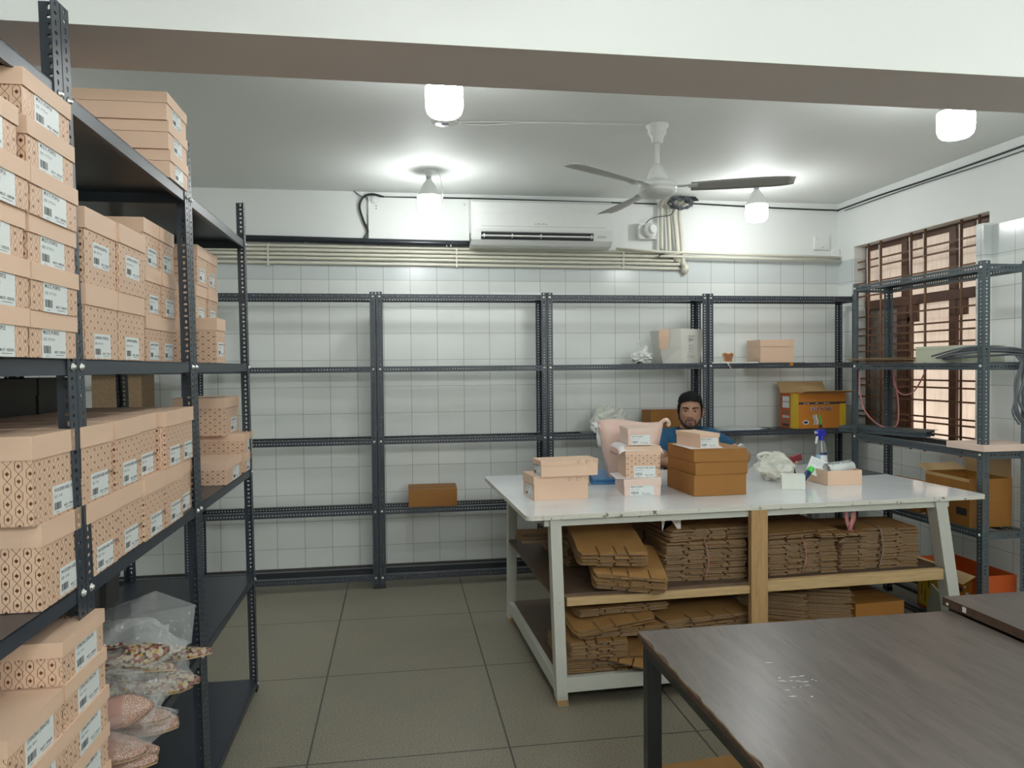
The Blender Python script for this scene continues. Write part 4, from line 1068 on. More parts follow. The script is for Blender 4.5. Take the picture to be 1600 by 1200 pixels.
# ------------------------------------------------------------------ flattened cardboard under the table
def sheet_mesh(w, d, seed, th=.0062):
    """one flattened carton: two plies with flap slots along both long edges"""
    r = random.Random(seed); a = r.uniform(.22, .34); cuts = [a, .5+r.uniform(-.04, .04), 1-a+r.uniform(-.03, .03)]
    pts = []; xs = [0]+cuts+[1]; sl = .004
    dv = [r.uniform(0, .018) for _ in range(4)]
    for k in range(4):
        x0 = xs[k]*w-w/2+(sl if k else 0); x1 = xs[k+1]*w-w/2-(sl if k < 3 else 0)
        c = .012 if k == 0 else 0; e = .012 if k == 3 else 0
        if c: pts += [(x0, -d/2+dv[k]+.03), (x0+c, -d/2+dv[k])]
        else: pts += [(x0, -d/2+.085), (x0, -d/2+dv[k])]
        if e: pts += [(x1-e, -d/2+dv[k]), (x1, -d/2+dv[k]+.03)]
        else: pts += [(x1, -d/2+dv[k]), (x1, -d/2+.085)]
    pts += [(w/2, d/2), (-w/2, d/2)]
    g = G(); g.prism(pts, 0, th*.46, 'kraft_sheet', None, 'kraft_dark'); g.prism(pts, th*.54, th, 'kraft_sheet', Tr(r.uniform(-.004, .004), r.uniform(-.005, .003), 0), 'kraft_dark')
    return g.mesh('cardboard_sheet')
def bundle(label, loc, rz, w, d, n, pitch, seed, string=True, tilt_=(0, 0), spread=.006, cat='cardboard', group=None, twine='pinkribbon', fan_=0):
    t = thing('cardboard_bundle', label, cat, loc, rz, group); t.rotation_euler = (tilt_[0], tilt_[1], rz)
    r = random.Random(seed); ms = [sheet_mesh(w, d, seed*10+q) for q in range(4)]
    for i in range(n):
        o = ob('cardboard_sheet', ms[i % 4], t, (r.uniform(-spread, spread)*1.6, r.uniform(-spread, spread)+fan_*i, .0005+i*pitch), (0, 0, r.uniform(-.012, .012)))
    if string:
        x = w*.02; H = n*pitch
        g = G().tube(spline([(x-.02, -d/2-.004, .004), (x, -d/2-.008, H*.5), (x-.015, -d/2-.003, H), (x, -d*.2, H+.004), (x+.01, d*.3, H+.003)], 5), .0022, twine, 5)
        g.obj('twine', t)
    return t
def cardboards():
    zm, zb = .5125, .1295
    gr = 'bundles of flattened cartons under the white table'
    bundle('dark tied bundle of flattened cartons left of the pine post, middle shelf', (1.475, 3.575, zm), R(-1), .43, .30, 24, .0078, 3, group=gr, tilt_=(0, 0))
    t = bundle('thinner layer of flattened cartons lying on the bundle left of the pine post', (1.50, 3.60, zm+.192), R(4), .44, .30, 7, .0078, 4, False, group=gr)
    bundle('tied bundle of flattened cartons just right of the pine post', (1.99, 3.59, zm), R(1), .39, .30, 22, .0078, 5, group=gr)
    bundle('pair of loose flattened cartons slid on top, right of the pine post', (1.98, 3.585, zm+.180), R(7), .42, .28, 3, .012, 6, False, group=gr)
    bundle('bundle of flattened cartons tied with pale string at the right leg', (2.44, 3.62, zm), R(-3), .44, .30, 26, .0078, 7, group=gr, twine='palestring')
    bundle('single bright flattened carton jutting out between the two right bundles', (2.20, 3.50, zm+.185), R(-2), .28, .20, 2, .010, 61, False, group=gr)
    bundle('thin flat carton lying on the pine rail below the right bundle', (2.30, 3.53, zm-.0002), R(3), .30, .26, 1, .007, 62, False) if False else None
    bundle('sheaf of brown flat cartons drooping over the middle shelf front, upper layer', (.995, 3.50, zm+.150), R(-3), .33, .34, 8, .0085, 8, False, tilt_=(R(13), R(2)), group=gr, spread=.004)
    bundle('sheaf of brown flat cartons drooping over the middle shelf front, lower layer', (1.075, 3.47, zm+.042), R(-8), .34, .36, 9, .0085, 9, False, tilt_=(R(12), R(5)), group=gr, spread=.005)
    bundle('flat cartons poking out of the left end of the table', (.81, 3.98, zm+.10), R(88), .30, .34, 6, .009, 10, False, tilt_=(0, R(8)), group=gr)
    bundle('torn upright cartons wedged under the table top at the left end', (.79, 4.02, zm+.20), R(80), .26, .10, 5, .012, 11, False, tilt_=(R(70), 0), group=gr)
    bundle('stack of flat cartons at the left rear of the middle shelf', (1.15, 4.05, zm), R(5), .62, .5, 20, .0085, 12, False, group=gr)
    bundle('stack of flat cartons deep on the right of the middle shelf', (1.95, 4.1, zm), R(2), .62, .5, 22, .0085, 13, False, group=gr)
    # bottom shelf
    bundle('thick bowed sheaf of brown cartons at the front of the bottom shelf', (.915, 3.52, zb+.075), R(0), .29, .34, 10, .0082, 14, False, tilt_=(R(3), 0), group=gr, spread=.003)
    bundle('dark folded boards lying beneath the bowed sheaf on the bottom shelf', (.98, 3.56, zb), R(0), .46, .40, 9, .0078, 15, False, group=gr, spread=.002)
    bundle('single wide carton sheet slanting down out of the bottom shelf', (1.06, 3.46, zb+.068), R(-22), .36, .30, 1, .008, 63, False, tilt_=(R(8), R(9)), group=gr)
    bundle('flat cartons fanned in the middle of the lower stack on the bottom shelf', (1.03, 3.55, zb+.165), R(-2), .44, .36, 5, .0085, 16, False, tilt_=(R(4), R(-1)), group=gr)
    bundle('pair of large cartons with a folded corner tilted on the lower stack', (.975, 3.53, zb+.225), R(6), .40, .38, 3, .010, 17, False, tilt_=(R(9), R(-6)), group=gr)
    bundle('uppermost loose cartons of the lower stack, just below the pine rail', (1.05, 3.58, zb+.268), R(3), .46, .36, 4, .0085, 18, False, tilt_=(R(4), R(-1.5)), group=gr)
    bundle('carton sheets spread flat on the bottom shelf left of the pine post', (1.45, 3.62, zb+.09), R(8), .50, .44, 16, .0085, 19, False, tilt_=(R(2), 0), group=gr, spread=.016)
    bundle('loose cartons lying low behind the pine post on the bottom shelf', (1.86, 3.62, zb), R(-4), .46, .42, 16, .0085, 20, False, group=gr, spread=.014)
    bundle('curled bundle of cartons on the bottom shelf right of the pine post', (1.92, 3.62, zb+.14), R(60), .22, .34, 16, .0085, 21, False, group=gr)
    bundle('second curled bundle of cartons further right on the bottom shelf', (2.16, 3.66, zb+.02), R(70), .26, .36, 30, .0085, 22, False, group=gr)
    t = thing('carton', 'low brown carton at the right end of the bottom shelf', 'carton', (2.43, 3.68, zb), R(2))
    G().box((-.14, -.2, 0), (.14, .2, .20), 'kraft').obj('body', t, bevel=.003)
    G().box((-.14, -.2, .2005), (.14, -.06, .204), 'kraft').obj('flap', t)
    # ribbons and paper hanging below the table top
    t = thing('ribbon', 'pale pink ribbon hanging from under the table top onto the right bundle', 'ribbon', (2.26, 3.46, .715))
    g = G()
    for (x0, x1, w) in ((-.028, -.012, .010), (.012, -.010, .014)):
        pts = spline([(x0, 0, .108), (x0*.9+x1*.1, -.004, .06), (x1, -.006, .012), (x1+.012, -.01, -.004)], 6)
        g.rings([[p+Vector((-w, 0, 0)), p+Vector((w, 0, 0))] for p in pts], 'pinkribbon', False, False)
    o = g.obj('strip', t); md = o.modifiers.new('thick', 'SOLIDIFY'); md.thickness = .001
    t = thing('torn_paper', 'torn white paper hanging under the table edge left of the pine post', 'paper', (1.31, 3.48, .72))
    g = G().prism([(-.045, .108), (-.040, .03), (-.018, .10), (0, .108), (.055, .108), (.055, .01), (.015, .07), (-.012, .105)], 0, .0012, 'tissue', Matrix.Rotation(R(90), 4, 'X'))
    g.obj('sheet', t)
    t = thing('flat_carton', 'flattened cardboard on the floor below the brown table', 'cardboard', (1.16, 2.60, .001), R(8))
    g = G().prism([(-.30, -.25), (.25, -.25), (.25, .14), (-.16, .16), (-.17, .10), (-.30, .09)], 0, .012, 'kraft_sheet', None, 'kraft_dark'); g.obj('sheet', t)
cardboards()

# ------------------------------------------------------------------ things on the back and window racks
def carton_open(t, w, d, h, mat_, flaps=(), th=.004):
    g = G().box((-w/2, -d/2, 0), (w/2, d/2, th), mat_)
    for a, b in (((-w/2, -d/2, th), (w/2, -d/2+th, h)), ((-w/2, d/2-th, th), (w/2, d/2, h)), ((-w/2, -d/2+th, th), (-w/2+th, d/2-th, h)), ((w/2-th, -d/2+th, th), (w/2, d/2-th, h))): g.box(a, b, mat_)
    g.obj('carton_body', t)
    for side, ang, ln in flaps:
        g = G(); L = w if side in 'fk' else d
        g.box((-L/2+.002, 0, 0), (L/2-.002, ln, .003), 'kraft_in')
        T = {'f': Tr(0, -d/2, h, R(180), 0), 'k': Tr(0, d/2, h), 'l': Tr(-w/2, 0, h, R(90)), 'r': Tr(w/2, 0, h, R(-90))}[side]
        o = g.obj('flap', t); o.matrix_basis = T @ Matrix.Rotation(R(ang), 4, 'X')
def back_items():
    z = lambda i: LEV[i]+.001
    # brown carton low on the second open bay
    t = thing('carton', 'brown carton sitting alone on the low beam of the back rack', 'carton', (.243, 5.465, LEV[3]+.0005), R(-1))
    w, d, h = .345, .25, .122
    G().box((-w/2, -d/2, 0), (w/2, d/2, h), 'kraft').obj('body', t, bevel=.002)
    G().box((-w/2-.001, -d/2, h), (w/2, -d/2+.085, h+.0022), 'kraft').box((-w/2-.002, -d/2+.086, h), (w/2+.002, d/2+.002, h+.005), 'kraft').obj('top_flap', t)
    # support boards
    tag(G().box((1.70, 5.334, LEV[1]+.0004), (2.27, 5.56, LEV[1]+.004), 'shelf').obj('shelf_board'), 'dark board laid across the rack under the white paper bag', 'board')
    t = thing('white_board', 'thin white board laid on the rack under the brown toast-shaped candle', 'board', (2.53, 5.47, LEV[1]+.0004), 0)
    G().box((-.19, -.150, 0), (.18, .150, .010), 'whitebox').obj('board', t)
    G().prism([(-.10, -.155), (-.088, -.157), (-.045, -.168), (-.06, -.166)], -.03, .012, 'tissue').obj('paper_strip', t) if False else G().tube([(-.10, -.13, .011), (-.075, -.152, .010), (-.045, -.156, -.038)], .004, 'tissue', 5).obj('paper_strip', t)
    tag(G().box((2.72, 5.334, LEV[1]+.0004), (3.10, 5.56, LEV[1]+.003), 'shelf').obj('shelf_board'), 'dark board laid across the rack under the plain pink box', 'board')
    tag(G().box((2.85, 5.334, LEV[2]+.0004), (3.50, 5.56, LEV[2]+.003), 'shelf').obj('shelf_board'), 'dark board laid across the rack under the orange carton', 'board')
    tag(G().box((1.35, 5.334, LEV[2]+.0004), (2.27, 5.56, LEV[2]+.003), 'shelf').obj('shelf_board'), 'dark board across the rack behind the seated man', 'board')
    # toast shaped wax block
    t = thing('wax_block', 'small brown bread-shaped block standing on the white board', 'ornament', (2.502, 5.40, LEV[1]+.0108), R(-8))
    out = [(-.030, 0), (.030, 0), (.032, .035), (.042, .048), (.040, .066), (.028, .074), (.012, .068), (0, .064), (-.012, .068), (-.028, .074), (-.040, .066), (-.042, .048), (-.032, .035)]
    X90 = Matrix.Rotation(R(90), 4, 'X')
    G().prism(out, -.012, .012, 'bread_rim', X90).obj('block', t, bevel=.002)
    G().prism([(x*.86, .004+y*.86) for x, y in out], .012, .0145, 'bread', X90).obj('face', t)
    shoebox('plain pink shoebox alone on the upper shelf of the far right back rack', (2.885, 5.475, LEV[1]+.0035), R(-2), (.272, .24, .176, .052), 'plain')
    t = thing('price_tag', 'tiny orange tag hanging from the shelf edge under the pink box', 'tag', (2.985, 5.331, LEV[1]))
    G().box((-.013, -.0015, -.022), (.013, 0, .002), 'orange').obj('tag', t)
    # white paper bag lying on its side with pink ends
    t = thing('paper_bag', 'white paper carrier bag with a peach side panel on the middle back rack', 'bag', (2.10, 5.49, LEV[1]+.0042), R(10))
    P = lambda x, y, zz: Vector((x, y, zz))
    f = [P(-.105, -.02, 0), P(.0, -.125, 0), P(.165, -.105, 0), P(.165, .09, 0), P(-.10, .10, 0)]
    mid = [P(-.13, -.03, .13), P(-.004, -.13, .13), P(.185, -.11, .13), P(.185, .09, .13), P(-.13, .10, .13)]
    top = [P(-.150, -.035, .250), P(-.02, -.135, .262), P(.190, -.112, .256), P(.190, .08, .25), P(-.155, .09, .25)]
    g = G().rings([f, mid, top], 'bagwhite', True, False, False); g.face(list(reversed(f)), 'bagwhite')
    o = g.obj('bag_body', t); md = o.modifiers.new('thick', 'SOLIDIFY'); md.thickness = .0014
    g = G(); g.rings([[P(-.158, -.060, .255), P(-.09, -.085, .258)], [P(-.160, -.058, .20), P(-.088, -.088, .20)], [P(-.150, -.050, .12), P(-.098, -.075, .12)], [P(-.14, -.052, .105), P(-.105, -.07, .108)]], 'pink', False, False, False)
    o = g.obj('side_gusset', t, label='peach folded side panel'); md = o.modifiers.new('thick', 'SOLIDIFY'); md.thickness = .0014
    g = G(); g.box((.192, -.05, .13), (.196, .03, .255), 'pink'); g.obj('side_gusset', t)
    g = G()
    for q, (zz, l_) in enumerate(((.205, .05), (.185, .035), (.172, .035), (.135, .03), (.118, .035), (.105, .03), (.085, .035), (.06, .045), (.048, .06))):
        k = (zz/.13) if zz < .13 else 1; dy = -.1265-.004*(zz-.13)/.12 if zz > .13 else -.1175-.0055*k
        g.box((.075-l_/2, dy-.0100, zz), (.075+l_/2, dy-.0085+.012, zz+.0022), 'grey_plastic')
    g.obj('printed_lines', t)
    t = thing('plastic_bag', 'crumpled white plastic bag with knotted handles left of the paper bag', 'bag', (1.838, 5.46, LEV[1]+.0042))
    crumple('bag_film', (0, 0, .045), (.075, .06, .05), 'whitepoly', t, 11, .45, 4, .08)
    g = G().tube(spline([(0, 0, .08), (-.02, 0, .12), (-.028, 0, .165), (-.012, 0, .165), (.0, 0, .125), (.012, -.01, .09)]), .006, 'whitepoly', 6).tube(spline([(.01, -.01, .08), (.03, -.02, .11), (.02, -.02, .125), (.0, -.02, .09)]), .011, 'whitepoly', 6)
    g.obj('handles', t)
    # lower level behind the man
    t = thing('carton', 'brown carton on the rack directly behind the seated man', 'carton', (2.02, 5.485, LEV[2]+.0035), R(2))
    G().box((-.145, -.10, 0), (.145, .10, .155), 'kraft').obj('body', t, bevel=.003); G().box((-.145, -.101, .1555), (.145, .02, .158), 'kraft').obj('flap', t)
    t = thing('plastic_bag', 'grey translucent plastic bag heaped on the rack behind the pink carrier bag', 'bag', (1.575, 5.47, LEV[2]+.0035))
    crumple('bag_film', (0, 0, .09), (.13, .09, .095), 'milky', t, 17, .4, 4, .1)
    t = thing('plastic_bag', 'white plastic bag spilling over the rack edge left of the grey bag', 'bag', (1.47, 5.395, LEV[2]+.0035))
    crumple('bag_film', (0, -.01, .04), (.05, .045, .045), 'whitepoly', t, 23, .5, 3, .1)
    g = crumple('bag_tail', (.0, -.088, -.03), (.03, .018, .07), 'whitepoly', t, 29, .4, 3)
    t = thing('paper_sheets', 'pale blue sheets of paper lying flat on the rack right of the man', 'paper', (2.60, 5.49, LEV[2]+.0005), R(6))
    G().box((-.19, -.155, 0), (.13, .14, .003), 'lightblue').obj('sheet', t); o = G().box((-.15, -.15, 0), (.16, .13, .002), 'label').obj('sheet', t); o.location = (.02, 0, .0042); o.rotation_euler = (0, 0, .12)
    # upside down printed carton
    t = thing('printed_carton', 'orange and yellow printed carton standing upside down on the far right rack', 'carton', (3.232, 5.452, LEV[2]+.0035), R(5))
    w, d, h = .42, .235, .268
    carton_open(t, w, d, h, 'orange', [('f', 12, .11), ('r', 5, .10), ('k', 60, .10)])
    y = -d/2-.0008
    def fr(name, x0, x1, z0, z1, m, lab=None): return G().box((x0, y, z0), (x1, y+.0007, z1), m).obj(name, t, label=lab)
    G().box((w/2-.055, y, 0), (w/2, y+.0007, .19), 'yellow').obj('yellow_panel', t); G().box((-w/2-.0008, -d/2, 0), (-w/2, -d/2+.10, h), 'yellow').obj('yellow_panel', t)
    fr('black_band', -w/2+.004, w/2, .185, .203, 'ink')
    g = G()
    for x in (-.165, -.135, -.06, .01, .04): g.box((x, y-.0004, .1915), (x+.022, y, .1955), 'tissue')
    g.obj('band_text', t)
    rot180 = lambda x, zz, s: Matrix.Translation((x, y-.0006, zz)) @ Matrix.Rotation(R(180), 4, 'Y') @ Matrix.Rotation(R(90), 4, 'X') @ Matrix.Scale(s, 4)
    me = text_mesh('BACK 365', .05, True)
    g = G(); g.add_mesh(me, rot180(.088, .165, .88), 'tissue'); o = g.obj('carton_name', t); 
    g = G(); g.add_mesh(me, Matrix.Translation((0, -.0005, 0)) @ rot180(.0855, .1625, .84), 'navy'); g.obj('carton_name', t)
    T = Matrix.Translation((-.145, y, .048)) @ Matrix.Rotation(R(90), 4, 'X')
    G().prism([(.028*math.cos(a), .017*math.sin(a)) for a in [math.pi*2*j/24 for j in range(24)]], 0, .0006, 'tissue', T).prism([(.021*math.cos(a), .010*math.sin(a)) for a in [math.pi*2*j/24 for j in range(24)]], .0006, .001, 'navy', T).obj('oval_logo', t)
    def wave(x, m, wd):
        L_, R_ = [], []
        for j in range(13):
            u = j/12; zz = .028+.078*u; xx = x+.007*math.sin(u*5.5); ww = wd*(.55+.45*math.sin(min(1, 1.25-u)*math.pi*.6))
            L_.append((xx-ww, zz)); R_.append((xx+ww, zz))
        G().prism(L_+list(reversed(R_)) if False else R_+list(reversed(L_)), 0, .0008, m, Matrix.Translation((0, y, 0)) @ Matrix.Rotation(R(90), 4, 'X')).obj('wave_motif', t)
    wave(-.070, 'grey_plastic', .011); wave(-.048, 'label', .008); wave(-.018, 'green', .009)
    G().prism([(-.030, .0), (.0, .0), (-.004, .03), (-.016, .045), (-.026, .028)], 0, .0007, 'ink', Matrix.Translation((0, y, .004)) @ Matrix.Rotation(R(90), 4, 'X')).obj('black_motif', t)
    g = G()
    for q, (z0, z1, m) in enumerate(((.155, .20, 'label'), (.205, .245, 'label'), (.11, .13, 'kraft_dark'), (.075, .095, 'grey_plastic'), (.04, .06, 'kraft_dark'), (.01, .03, 'ink'))):
        g.box((-w/2-.0014, -d/2+.115, z0), (-w/2-.0006, d/2-.03, z1), m)
    g.obj('side_print', t, label='printed panels on the short side')
    G().box((-w/2-.0008, -d/2+.1, 0), (-w/2, d/2, h), 'deeporange').obj('side_panel', t)
    # brown carton seen through the shelves on the far left
    t = thing('carton', 'reddish brown carton on the back rack glimpsed beneath the eye-level shelf', 'carton', (-1.86, 5.48, LEV[2]+.0005), R(-2))
    G().box((-.16, -.12, 0), (.16, .12, .50), 'kraft_dark').obj('body', t, bevel=.003)
    tag(G().box((-2.2, 5.334, LEV[2]-.0004), (-1.45, 5.56, LEV[2]+.0002), 'shelf').obj('shelf_board'), 'dark board across the hidden back rack under the reddish carton', 'board') if False else None
back_items()

def window_rack_items():
    z2, z3, z4 = 1.5605, 1.0855, .6555
    # flat cardboards on the second shelf, far end
    bundle('heap of flattened cardboard lying at the far end of the window rack', (3.20, 4.43, z2+.0005), R(88), .62, .27, 4, .009, 31, False, spread=.02)
    shoe = thing('pale_box', 'pale grey-green box on the window rack in front of the grille', 'box', (3.215, 3.85, z2+.0005), R(-2))
    G().box((-.13, -.155, 0), (.13, .235, .094), 'palebox').obj('body', shoe, bevel=.002)
    G().box((-.131, -.156, .078), (.131, .236, .0955), 'palebox').obj('lid', shoe, bevel=.002)
    # cable bundle draped at the near end
    t = thing('cable_bundle', 'bundle of grey cables draped over the near end of the window rack', 'cable', (3.2, 3.56, z2))
    r = random.Random(12)
    for k in range(14):
        a = r.uniform(-.03, .03); b = r.uniform(-.02, .02); h = .012+.055*r.random()
        g = G().tube(spline([(-.12+a, .28+r.uniform(-.06, .06), .012+h*.4), (-.13+a, .10, .012+h), (-.05+a, -.035+b, .02+h), (.06+a, -.05+b, .03+h*.6), (.19+a*2, -.045+b, .02+h*.5), (.26+r.uniform(-.03, .05), -.02+b, .01+h*.3)]), .0055, 'greycable', 6)
        g.obj('cable_strand', t)
    for k in range(6):
        a = r.uniform(-.02, .02)
        g = G().tube(spline([(.06+a, -.05, .035), (.085+a, -.055, -.01), (.075+a*2, -.05, -.10), (.055+a, -.05, -.20), (.08+a*3, -.05, -.27), (.12+a*3, -.05, -.315+a)]), .0045, 'greycable', 6)
        g.obj('hanging_strand', t)
    g = G().tube(spline([(.09, -.05, -.26), (.14, -.055, -.275), (.22, -.05, -.25), (.36, -.03, -.20)]), .004, 'greycable', 6).obj('hanging_strand', t)
    # pink twine loops
    t = thing('twine', 'pink twine dangling in loops from the window rack by the printed carton', 'string', (3.22, 4.60, z2-.042))
    G().tube(spline([(-.13, .04, 0), (-.13, .03, -.16), (-.10, .02, -.28), (-.02, .0, -.37), (.05, -.03, -.39), (.09, -.05, -.36), (.10, -.04, -.2), (.09, .0, -.02)]), .0055, 'pinkribbon', 6).obj('strand', t)
    G().tube(spline([(.05, -.05, 0), (.05, -.08, -.11), (.07, -.13, -.165), (.10, -.20, -.14), (.115, -.28, -.02), (.10, -.30, .0)]), .005, 'pinkribbon', 6).obj('strand', t)
    # third shelf
    t = thing('plank', 'pale pinkish strip of board lying on the near end of the window rack', 'plank', (3.075, 3.565, z3+.0005), R(1))
    G().box((-.02, -.055, 0), (.30, .215, .035), 'palepink').obj('board', t, bevel=.002)
    t = thing('angle_bar', 'loose dark steel angle bars stacked at the far end of the window rack', 'bar', (3.10, 4.72, z3+.0005), R(-68))
    for k in range(3):
        o = ob('bar', angle(.62, 'rack_grey', False), t, (-.10, .045*k-.02, .042+.003*k)); 
    # lower shelf carton with open flaps
    t = thing('carton', 'large open brown carton with raised flaps on the lower window rack shelf', 'carton', (3.215, 3.815, z4+.0005), R(-2))
    carton_open(t, .255, .36, .265, 'kraft', [('r', 92, .17), ('l', -100, .10), ('k', 20, .09)])
    G().box((-.1285, -.16, .06), (-.1276, -.08, .10), 'ink').obj('print_patch', t)
    t = thing('cardboard_sheet', 'brown cardboard lying flat on the window rack behind the table end', 'cardboard', (3.19, 4.33, .80), R(3))
    G().prism([(-.10, -.30), (.12, -.32), (.14, .22), (-.08, .25)], 0, .008, 'kraft_sheet', None, 'kraft_dark').obj('sheet', t)
    t2 = thing('carton', 'brown carton under the flat cardboard on the window rack', 'carton', (3.205, 4.33, z4+.0005), R(1))
    G().box((-.12, -.27, 0), (.12, .25, .142), 'kraft').obj('body', t2, bevel=.003)
    # printed box at floor level
    t = thing('printed_carton', 'bright orange and yellow printed carton low on the window rack', 'carton', (3.215, 3.83, .0955), R(0))
    w, d, h = .25, .46, .30
    carton_open(t, w, d, h, 'deeporange', [('l', -25, .09)])
    g = G(); x = -w/2-.0008
    g.box((x, .02, .02), (x+.0007, d/2-.01, .24), 'yellow'); g.obj('yellow_panel', t)
    g = G(); g.box((x, -.20, .03), (x+.0007, .0, .27), 'orange'); g.obj('orange_panel', t)
    g = G(); r = random.Random(8)
    for q in range(9): a, b = r.uniform(-.19, -.02), r.uniform(.05, .25); g.box((x-.0005, a, b), (x, a+r.uniform(.012, .04), b+r.uniform(.01, .03)), 'ink' if q % 3 else 'tissue')
    for q in range(6): a, b = .04+.03*q, .05+.028*(q % 4); g.box((x-.0005, a, b), (x, a+.006, b+.07), 'ink')
    g.obj('bold_print', t)
    t = thing('grey_card', 'torn grey cardboard leaning in front of the bright printed carton', 'cardboard', (3.035, 3.79, .005), R(90))
    o = G().prism([(-.14, 0), (.10, 0), (.10, .13), (.03, .30), (-.02, .27), (-.13, .22)], 0, .006, 'palebox', Matrix.Rotation(R(82), 4, 'X')).obj('sheet', t)
window_rack_items()

# ------------------------------------------------------------------ bagged embroidered shoes on the low shelf
def shoe_meshes(m_up, m_band):
    """pointed flat slip-on: sole, upper and raised embroidered band; length along +y, toe at +y"""
    L = .25; sole = G(); up = G(); band = G(); n = 22
    def halfw(u): return .036*(1-max(0, (u-.72)/.28)**2.0*.93)*(.80+.20*min(1, u*3))*(1-.12*math.exp(-((u-.42)/.13)**2))*(1 if u > .06 else .55+.45*u/.06)
    outl = [(halfw(i/n), L*i/n) for i in range(n+1)]
    poly = outl+[(-x, y) for x, y in reversed(outl)]
    sole.prism(poly, 0, .006, 'tan')
    rs = []
    for i in range(n+1):
        u = i/n; w = halfw(u)*1.02; H = (.046-.016*u if u < .5 else .038-.026*(u-.5)/.5)
        ring = [Vector((w*math.cos(a)*(1 if math.sin(a) < .6 else .96), L*u, .005+H*math.sin(a)**.8)) for a in [math.pi*j/12 for j in range(13)]]
        rs.append(ring)
    k = up.slot(m_up)
    base = len(up.v)
    for r_ in rs: up.v += [tuple(p) for p in r_]
    kb = up.slot(m_band); kl = up.slot('tan')
    for i in range(n):
        for j in range(12):
            u = (i+.5)/n
            if .10 < u < .55 and 4 <= j <= 7: continue        # foot opening
            edge = (.10 < u < .60 and j in (3, 8)) or (.55 < u < .60 and 4 <= j <= 7) or j in (0, 11)
            up.f.append((base+i*13+j, base+i*13+j+1, base+(i+1)*13+j+1, base+(i+1)*13+j)); up.mi.append(kb if edge or u > .72 else k); up.uv.append(None); up.smooth.append(True)
    for s in (1, -1):
        pts = [(s*halfw(u)*.78, L*u, .005+(.050-.016*u)*.72+.006) for u in [.08+.05*q for q in range(10)]]
        band.tube(spline(pts+[(0, L*.60, .044)], 3), .0035, m_band, 6)
    return sole.mesh('sole'), up.mesh('upper'), band.mesh('braid')
def shoes():
    A = shoe_meshes('pinksuede', 'embroid'); B = shoe_meshes('floral', 'floral')
    zD = SHZ[3]+.001; r = random.Random(31)
    spec = []
    def shoe(label, loc, rot, kind):
        t = thing('embroidered_shoe', label, 'shoe', loc, 0, 'bagged embroidered shoes on the low shelf'); t.rotation_euler = rot
        me = A if kind == 0 else B
        for nm_, m_ in zip(('sole', 'upper', 'braid'), me):
            o = ob(nm_, m_, t)
            if nm_ == 'upper': md = o.modifiers.new('thick', 'SOLIDIFY'); md.thickness = .002
    rows = [('nearest', 1.875), ('second nearest', 1.965), ('third nearest', 2.055), ('fourth', 2.145), ('fifth', 2.235)]
    for k, (nm_, y) in enumerate(rows):
        shoe('dusty pink embroidered slip-on shoe, %s of the bottom layer, toe over the edge' % nm_, (-.875+.012*(k % 2), y, zD+.003), (R(-2), 0, R(-90+(-9, 6, -4, 8, -6)[k])), 0)
    for k, (nm_, y) in enumerate((('nearest', 1.90), ('middle', 2.00), ('farthest', 2.11))):
        shoe('dusty pink embroidered slip-on shoe, %s of the second layer in the pile' % nm_, (-.872, y, zD+.056), (R(-4), R(4), R(-90+(12, -10, 7)[k])), 0)
    shoe('pink embroidered slip-on shoe lying on its side on the pile near the first post', (-.86, 1.93, zD+.135), (R(10), R(70), R(-70)), 0)
    for k, (loc, rot) in enumerate((((-.88, 2.36, zD+.03), (R(-4), R(8), R(-80))), ((-.87, 2.47, zD+.03), (R(-4), 0, R(-98))), ((-.90, 2.29, zD+.11), (R(-10), R(-20), R(-60))), ((-.86, 2.545, zD+.035), (R(6), R(-8), R(-90))), ((-.90, 2.20, zD+.16), (R(6), R(25), R(-75))))):
        shoe('floral embroidered shoe in clear wrap, %s of the flowered ones toward the far post' % ('first', 'second', 'third', 'last', 'uppermost')[k], loc, rot, 1)
    # clear bags over the pile
    t = thing('clear_bag', 'large crumpled clear plastic bag over the floral shoes on the low shelf', 'bag', (-.82, 2.33, zD+.115))
    crumple('film', (0, 0, 0), (.15, .22, .105), 'poly', t, 41, .45, 4)
    t = thing('clear_bag', 'crumpled clear plastic bag over the pink shoes nearest the first post', 'bag', (-.79, 2.03, zD+.10))
    crumple('film', (0, 0, 0), (.17, .19, .095), 'poly', t, 47, .45, 4)
    t = thing('clear_bag', 'stiff flat clear bag with a pointed corner lying on the crumpled ones', 'bag', (-.74, 2.36, zD+.215))
    g = G(); P = [(-.16, -.20, .0), (.05, -.18, -.05), (.11, .02, -.055), (.085, .17, .015), (-.06, .25, .045), (-.17, .12, .03), (-.06, .02, .035)]
    for a, b in zip(range(6), [1, 2, 3, 4, 5, 0]):
        p, q, c = Vector(P[a]), Vector(P[b]), Vector(P[6]); m = (p+q+c)/3+Vector((.01*(a % 3-1), .012*(a % 2), .012*((a*2) % 3-1)))
        g.face([p, q, m], 'poly'); g.face([q, c, m], 'poly'); g.face([c, p, m], 'poly')
    o = g.obj('film', t, fix=True); md = o.modifiers.new('thick', 'SOLIDIFY'); md.thickness = .0006
shoes()

